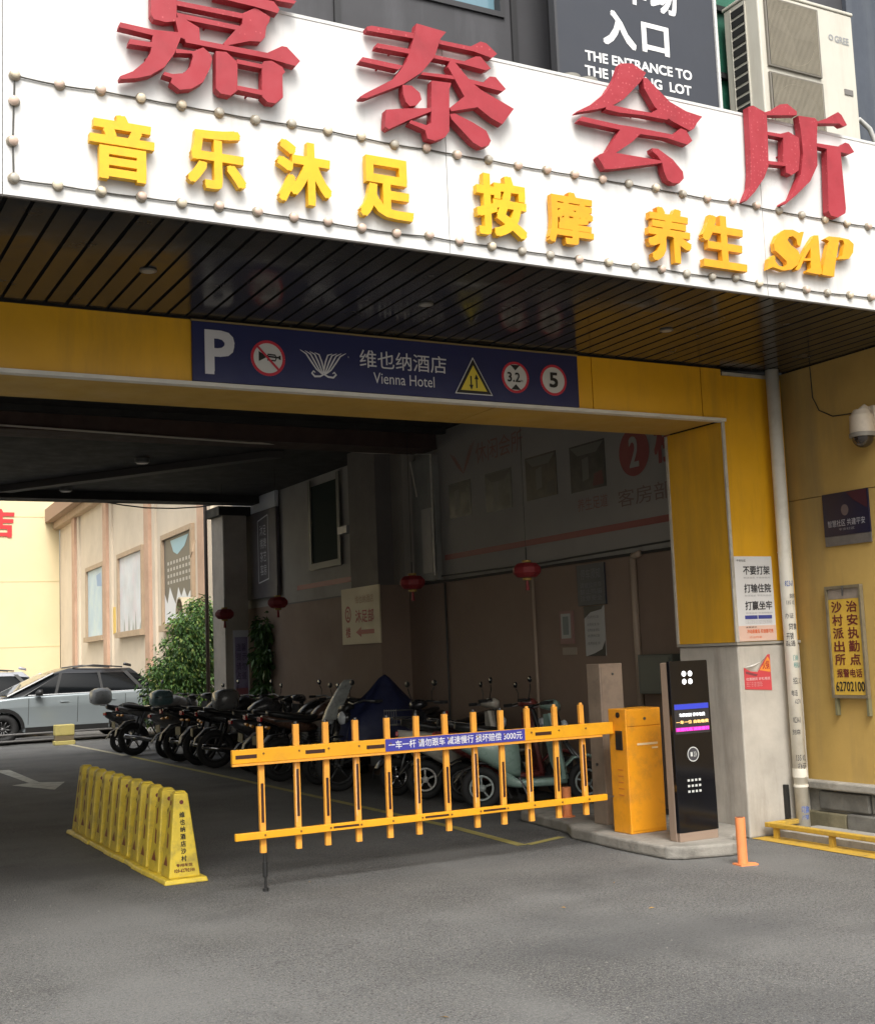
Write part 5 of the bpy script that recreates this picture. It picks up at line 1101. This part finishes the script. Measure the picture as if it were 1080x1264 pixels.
# ================================================================== CARS
def car(label, col, roofc, x, y, rot):
    t = thing('parked_car', label, 'car', (0, 0, 0))
    pm = mat(col[0], col[1], .28, metal=.35, coat=.6); rm = mat(roofc[0], roofc[1], .2, coat=.5)
    L0, L1 = -2.22, 2.22; wf, wr = 1.37, -1.30; R = .40
    prof = [(L0+.02,.38),(L0+.0,.62),(L0+.03,.95),(L0+.12,1.06),(.95,1.02),(1.45,.98),(1.95,.86),(L1-.04,.72),(L1,.50),(L1-.05,.30)]
    def arch(cx, r0): return [(cx+r0*math.cos(a), .34+r0*math.sin(a)) for a in [math.pi*k/10 for k in range(11)]]
    pts = prof + [(wf+R,.27)] + [p for p in arch(wf, R) if p[1] >= .27] + [(wf-R,.24),(wr+R,.24)] + [p for p in arch(wr, R)] + [(wr-R,.27)]
    b = MB().prism(pts, -.90, .90, 'Y')
    b.build('body', pm, t, smooth=True, bevel=.05, seg=3)
    # arch cladding and sill
    m = MB()
    for cx in (wf, wr):
        for s in (-1, 1):
            q = [(cx+(R+.045)*math.cos(a), .34+(R+.045)*math.sin(a)) for a in [math.pi*k/12 for k in range(13)]] + [(cx+(R-.03)*math.cos(a), .34+(R-.03)*math.sin(a)) for a in [math.pi*(12-k)/12 for k in range(13)]]
            m.prism(q, s*.885, s*.915, 'Y')
    for s in (-1, 1): m.prism([(wr+R+.05,.22),(wf-R-.05,.22),(wf-R-.05,.36),(wr+R+.05,.36)], s*.885, s*.912, 'Y')
    m.build('wheel_arch_cladding', plastic_black, t)
    bx(L0+.1,L1-.1,-.80,.80,.20,.30).build('underbody', plastic_black, t)
    # cabin: lower ring (belt) to roof ring
    def ringc(z, xa, xb, xc, xd, w, wn): return [(xa,-w*.86,z),(xb,-w,z),(xc,-w,z),(xd,-w*.90,z),(xd,w*.90,z),(xc,w,z),(xb,w,z),(xa,w*.86,z)]
    A = ringc(1.02, 1.32, .95, -1.9, -2.14, .86, 0); B = ringc(1.50, .30, .15, -1.25, -1.62, .70, 0); C_ = ringc(1.60, .02, -.12, -1.05, -1.45, .58, 0)
    dip = lambda q: (q[0], q[1], q[2]-(.10 if q[0] < -1.5 else (.05 if q[0] < -1.0 else (.02 if q[0] > 0 else 0))) if q[2] > 1.2 else q[2])
    B = [dip(q) for q in B]; C_ = [dip(q) for q in C_]
    vs = A+B; fs = [(i, (i+1) % 8, 8+(i+1) % 8, 8+i) for i in range(8)]
    MB().add(vs, fs+[tuple(range(8))[::-1], tuple(range(8, 16))]).build('cabin_glass', glass_dark, t, smooth='auto', bevel=.01)
    vs = [(p[0], p[1], p[2]+.002) for p in B]+C_; MB().add(vs, fs+[tuple(range(8))[::-1], tuple(range(8, 16))]).build('roof', rm, t, smooth='auto', bevel=.03)
    def on_side(x, z, s, o=.006):
        f_ = (z-1.02)/.48; return (x, s*(.86+(.70-.86)*f_+o), z)
    for s in (-1, 1):
        for x0, x1, x2, x3, w in ((.30,.30,.16,.16,.06),(-.72,-.72,-.66,-.66,.06),(-1.62,-1.62,-1.22,-1.22,.10)):
            MB().add([on_side(x0,1.03,s),on_side(x0-w,1.03,s),on_side(x2-w,1.49,s),on_side(x2,1.49,s)], [(0,1,2,3)]).build('pillar_trim', plastic_black, t)
        # A pillar and chrome belt line
        MB().tube([(1.27,s*.78,1.03),(.28,s*.655,1.49)], .03, 6).build('windscreen_pillar', rm, t)
        MB().tube([on_side(.85,1.035,s,.01),on_side(-1.85,1.045,s,.01)], .012, 6).build('belt_strip', chrome, t)
        MB().tube([(-.15,s*.58,1.60),(-.6,s*.60,1.64),(-1.25,s*.58,1.575)], .018, 6).build('roof_rail', plastic_black, t)
        mi = MB().loft([(.72,s*.98,1.07,.04,.03),(.66,s*1.0,1.09,.10,.07),(.58,s*1.0,1.09,.10,.07)], 10).build('mirror', plastic_black, t, smooth=True)
        for xx in (.86,-.18,-1.22):
            MB().tube([(xx,s*.903,.42),(xx-.02,s*.903,.98)], .005, 4).build('door_seam', plastic_black, t)
        for xx in (.0,-1.02): bx(xx,xx+.18,s*.905-.012,s*.905+.012,.86,.885).build('door_handle', pm, t, bevel=.004)
        MB().loft([(2.18,s*.62,.74,.16,.05),(2.05,s*.72,.78,.14,.05),(1.85,s*.80,.80,.06,.03)], 10).build('headlight', lamp_glass, t, smooth=True)
        MB().loft([(-2.24,s*.62,.92,.18,.05),(-2.1,s*.78,.93,.10,.05)], 10).build('tail_light', red_glass, t, smooth=True)
        for cx in (wf, wr):
            w_ = MB().ring((cx,s*.80,.34), 'Y', .245, .095, 30, 8).build('wheel', rubber, t, smooth=True)
            m = MB().tube([(cx,s*.78,.34),(cx,s*.86,.34)], .06, 12).ring((cx,s*.84,.34), 'Y', .215, .016, 28, 6)
            for k in range(10):
                a = 2*math.pi*k/10; m.tube([(cx+.05*math.cos(a),s*.86,.34+.05*math.sin(a)),(cx+.21*math.cos(a+.12),s*.845,.34+.21*math.sin(a+.12))], .012, 5)
            m.build('rim', steel, w_, smooth=True)
            MB().tube([(cx,s*.74,.34),(cx,s*.80,.34)], .20, 20).build('brake_disc', plastic_black, w_)
    m = MB(); m.add([(1.27,-.70,1.045),(1.27,.70,1.045),(.36,.58,1.465),(.36,-.58,1.465)], [(0,1,2,3)]); m.xf(Matrix.Translation((.012,0,.012))).build('windscreen', mat('screen_glass', (.10,.11,.11), .05, spec=1.0), t)
    MB().tube([(1.20,.1,1.05),(.85,-.45,1.25)], .008, 5).build('wiper', plastic_black, t)
    bx(2.20,2.235,-.45,.45,.42,.66).build('grille', plastic_black, t, bevel=.01)
    MB().loft([(-1.60,0,1.60,.02,.03),(-1.45,0,1.64,.03,.035),(-1.42,0,1.63,.02,.02)], 8).build('antenna', rm, t, smooth=True)
    t.location = (x, y, 0); t.rotation_euler.z = rot
    return t
car('silver grey crossover car with a black roof parked behind the yellow block', ('car_silver', (.30,.34,.355)), ('roof_black', (.02,.02,.022)), 5.92, 28.95, math.pi)
car('second pale car at the far left edge, behind the silver crossover', ('car_white', (.45,.46,.48)), ('roof_grey', (.32,.33,.36)), 4.1, 31.9, math.pi-.05)

t = thing('parking_block', 'small yellow and dark plastic parking block on the asphalt in front of the silver car', 'block', (5.6, 27.1, 0))
yb = mat('block_yellow', (.50,.42,.14), .6, var=.1, vscale=9, dirt=(.2,.17,.08), dscale=9, damt=.5)
MB().box(5.41,5.83,27.0,27.25,0,.085).build('foot', yb, t, bevel=.012)
MB().box(5.43,5.81,27.03,27.22,.087,.19).build('lower_body', mat('block_dark', (.17,.13,.07), .7), t, bevel=.008)
MB().box(5.42,5.82,27.02,27.23,.192,.42).build('upper_body', yb, t, bevel=.02)
t = thing('wheel_stop_rail', 'low double steel rail on the ground between the yellow block and the silver car', 'rail', (4.5, 27.7, 0))
rs = mat('rail_pale', (.13,.125,.12), .7)
for z in (.10,.24): MB().tube([(2.6,27.75,z),(7.2,27.75,z)], .022, 8).build('rail', rs, t, smooth=True)
for x in (2.7,4.2,5.6,7.0): bx(x,x+.05,27.73,27.77,0,.26).build('post', rs, t)

# ================================================================== COURTYARD BUILDINGS
A0 = Vector((8.807, 27, 0)); dd = Vector((.04669, 1, 0)).normalized(); nn = Vector((-dd.y, dd.x, 0))
WM = Matrix((( dd.x, nn.x, 0, A0.x), (dd.y, nn.y, 0, A0.y), (0, 0, 1, 0), (0, 0, 0, 1)))
def wb(u0, u1, n0, n1, z0, z1): return MB().box(u0, u1, n0, n1, z0, z1).xf(WM)   # u along wall, n out of the wall
cb_ = thing('hotel_annex', 'cream annex with brown pilasters and three framed wall posters beyond the passage', 'building', (8.9, 37, 0))
cream = mat('annex_cream', (.66,.57,.45), .8, var=.06, vscale=.8, dirt=(.5,.42,.32), dscale=.7, damt=.5)
pil_b = mat('annex_pilaster', (.52,.34,.24), .7, var=.08, vscale=2, dirt=(.33,.2,.13), dscale=1.5, damt=.5)
frm = mat('annex_frame', (.42,.31,.21), .6, var=.08, vscale=3)
wb(-.9,20.7,-4,0,0,7.0).build('wall', cream, cb_)
wb(-1.0,20.75,-.1,.55,7.0,7.5).build('cornice', mat('cornice_brown', (.30,.20,.14), .7), cb_)
wb(-1.0,20.75,0,.25,6.75,6.997).build('cornice_moulding', frm, cb_)
for u in (.15, 5.6, 11.3, 16.9): wb(u-.27,u+.27,.001,.16,0,6.745).build('pilaster', pil_b, cb_); wb(u-.6,u-.272,.001,.07,0,6.745).build('pilaster_return', cream, cb_)
for k, (u0, u1) in enumerate([(1.2,4.3),(6.5,9.85),(11.95,15.0)]):
    f = MB().box(u0,u1,.001,.09,4.72,4.85).box(u0,u1,.001,.16,2.40,2.56).box(u0,u0+.14,.001,.09,2.563,4.717).box(u1-.14,u1,.001,.09,2.563,4.717).xf(WM).build('poster_frame', frm, cb_)
    pmm = [mat('poster_slate', (.13,.12,.10), .5), mat('poster_pale', (.60,.64,.68), .5, var=.12, vscale=1.5, dirt=(.66,.50,.55), dscale=1.2, damt=.5), mat('poster_sky', (.48,.62,.70), .5, var=.15, vscale=1.0, dirt=(.60,.66,.55), dscale=1.0, damt=.7)][k]
    wb(u0+.142,u1-.142,.001,.02,2.563,4.717).build('poster', pmm, f)
    pr = MB()
    def T_(u, z, n=.024): return (u, n, z)
    if k == 0:
        pts = [(u0+.15,2.57),(u1-.15,2.57)]; zs = [3.35,3.1,3.5,3.25,3.05,3.45,3.2,3.4,3.15,3.3,3.2]
        for j, zt in enumerate(zs): pts.append((u1-.15-(u1-u0-.3)*j/10, zt))
        pr.add([T_(*p) for p in pts], [tuple(range(len(pts)))]); pr.xf(WM).build('snow_print', mat('poster_snow', (.70,.72,.74), .5), f)
        pr = MB()
        pr.add([T_(u0+.5,4.65),T_(u0+2.3,4.65),T_(u0+2.0,4.35),T_(u0+1.6,4.25),T_(u0+.9,4.40)], [(0,1,2,3,4)]); pr.xf(WM).build('sky_print', mat('poster_teal', (.28,.48,.55), .5), f)
        pr = MB()
        for r_ in range(4):
            for c_ in range(8): u = u0+.35+c_*.3; z = 4.05-r_*.16; pr.add([T_(u,z),T_(u+.17,z),T_(u+.17,z+.08),T_(u,z+.08)], [(0,1,2,3)])
        pr.xf(WM).build('lettering', mat('poster_text', (.45,.43,.40), .5), f)
    elif k == 1:
        for j in range(5):
            u = u0+.4+j*.5+.1*math.sin(j*2); h = .2+.35*abs(math.sin(j*1.7)); pr = MB().add([T_(u,2.58),T_(u+.22,2.58),T_(u+.12,2.58+h)], [(0,1,2)]); pr.xf(WM).build('spire_print', mat('poster_spire', (.30,.34,.33), .5), f)
    else:
        pr.add([T_(u0+.5,4.1),T_(u0+1.3,4.15),T_(u0+1.4,4.5),T_(u0+.7,4.55)], [(0,1,2,3)]); pr.xf(WM).build('blue_print', mat('poster_blue2', (.25,.38,.58), .5), f)
wb(10.45,11.0,.001,.03,2.55,3.35).build('small_yellow_panel', mat('annex_yellow', (.68,.48,.12), .6), cb_)
# curved hood on the wall behind the bush
m = MB(); N = 12
vs = []; fs = []
for i in range(N+1):
    a = math.pi*i/N
    for (n_, r_) in ((.01,.62),(.85,.62),(.85,.56),(.01,.56)): vs.append((.75+r_*.55*math.cos(a), n_*.6+.004, 2.72+r_*.6*math.sin(a)))
for i in range(N):
    for j in range(4): fs.append((i*4+j, i*4+(j+1) % 4, (i+1)*4+(j+1) % 4, (i+1)*4+j))
m.add(vs, fs).xf(WM).build('hood', mat('hood_beige', (.42,.36,.25), .6), cb_, smooth='auto')
m = MB().tube([(-.15,.35,4.3),(-.15,.42,4.05),(.1,.40,3.95),(.25,.3,4.1)], .015, 6).xf(WM).build('cable_loop', frm, cb_)
yw = thing('yellow_building', 'plain pale yellow building wall with a red character at the far left', 'building', (3, 47.6, 0))
yws = mat('pale_yellow_wall', (.68,.58,.36), .8, var=.04, vscale=.5, dirt=(.66,.52,.28), dscale=.4, damt=.4)
bx(-14,9.74,47.6,50,0,12.5).build('wall', yws, yw)
for z in (2.4,4.8,7.2,9.6): bx(-14,9.73,47.592,47.599,z,z+.03).build('joint_line', mat('yw_joint', (.58,.48,.27), .8), yw)
text('酒店', (5.85,6.42,8.12,7.5), 47.56, red_print, yw, bold=.035)

# ================================================================== PLANTS
def foliage(name, blobs, n, mats, parent, seed, L=(.07,.14), droop=.6):
    rnd = random.Random(seed)
    ms = [MB() for _ in mats]
    tot = sum(b[3]*b[4]*b[5] for b in blobs)
    for (cx, cy, cz, rx, ry, rz) in blobs:
        k = int(n*rx*ry*rz/tot)
        for _ in range(k):
            while True:
                d = Vector((rnd.gauss(0,1), rnd.gauss(0,1), rnd.gauss(0,1))).normalized()
                q = rnd.random()**.45
                break
            wob = 1+.38*math.sin(d.x*7+d.z*5+cx)*math.cos(d.y*6+cz*3)
            p = Vector((cx+d.x*rx*q*wob, cy+d.y*ry*q*wob, cz+d.z*rz*q*wob))
            if p.z < .15: continue
            l_ = rnd.uniform(*L); w_ = l_*rnd.uniform(.16,.30)
            dr = (d*.7 + Vector((rnd.uniform(-.6,.6), rnd.uniform(-.6,.6), rnd.uniform(-.4,.3)-droop))).normalized()
            sd_ = dr.cross(Vector((rnd.uniform(-1,1), rnd.uniform(-1,1), rnd.uniform(-1,1)))).normalized()
            a = p; b = p+dr*l_*.5+sd_*w_; c = p+dr*l_+Vector((0,0,-.2*l_)); e = p+dr*l_*.5-sd_*w_
            ms[min(len(mats)-1, int(rnd.random()*len(mats)))].add([a,b,c,e], [(0,1,2,3)])
    for mb, m_ in zip(ms, mats):
        o = mb.build('foliage', m_, parent); o['kind'] = 'stuff'
lf0 = mat('leaf_yellow', (.20,.26,.05), .5, spec=.4)
lf = [mat('leaf_mid', (.075,.165,.035), .5, spec=.4), mat('leaf_light', (.14,.26,.06), .5, spec=.4), mat('leaf_dark', (.035,.085,.022), .55, spec=.4)]
t = thing('leafy_tree', 'bushy bright green small tree left of the pillar with long drooping leaves', 'tree', (7.75, 25.2, 0))
MB().tube([(7.85,25.3,0),(7.9,25.3,.8),(7.8,25.2,1.6),(7.95,25.3,2.5)], .07, 8, r1=.03).build('trunk', mat('bark', (.12,.09,.06), .9), t, smooth=True)
MB().tube([(7.85,25.3,.5),(7.5,25.2,1.1),(7.35,25.2,1.5)], .04, 7, r1=.015).tube([(7.9,25.3,1.0),(8.2,25.4,1.7)], .035, 7, r1=.012).build('limb', mat('bark', (.12,.09,.06), .9), t, smooth=True)
blobs = [(8.0,25.3,2.35,.55,.5,.50),(7.75,25.2,1.9,.55,.5,.45),(8.2,25.4,1.7,.5,.5,.6),(7.45,25.2,1.45,.55,.5,.40),(7.15,25.1,1.12,.42,.4,.30),(7.8,25.2,1.1,.7,.5,.6),(7.3,25.1,.75,.5,.4,.45),(8.05,25.4,2.75,.28,.3,.25),(7.55,25.1,2.35,.22,.25,.22),(7.05,25.0,1.45,.2,.25,.16),(8.3,25.3,2.5,.25,.25,.3),(6.9,25.0,.8,.22,.25,.25)]
foliage('foliage', blobs, 24000, lf+[lf[0], lf[2], lf0], t, 21, L=(.045,.10))
t = thing('climbing_shrub', 'dark green shrub climbing the passage wall right behind the pillar', 'shrub', (7.7, 20.6, 0))
MB().tube([(7.72,20.7,0),(7.70,20.7,1.2),(7.72,20.6,2.2)], .03, 7, r1=.012).build('stem', mat('bark', (.12,.09,.06), .9), t, smooth=True)
foliage('foliage', [(7.68,20.7,2.1,.13,.28,.28),(7.68,20.7,1.6,.14,.30,.30),(7.70,20.8,1.0,.12,.3,.4)], 1500, [lf[0],lf[2]], t, 22)
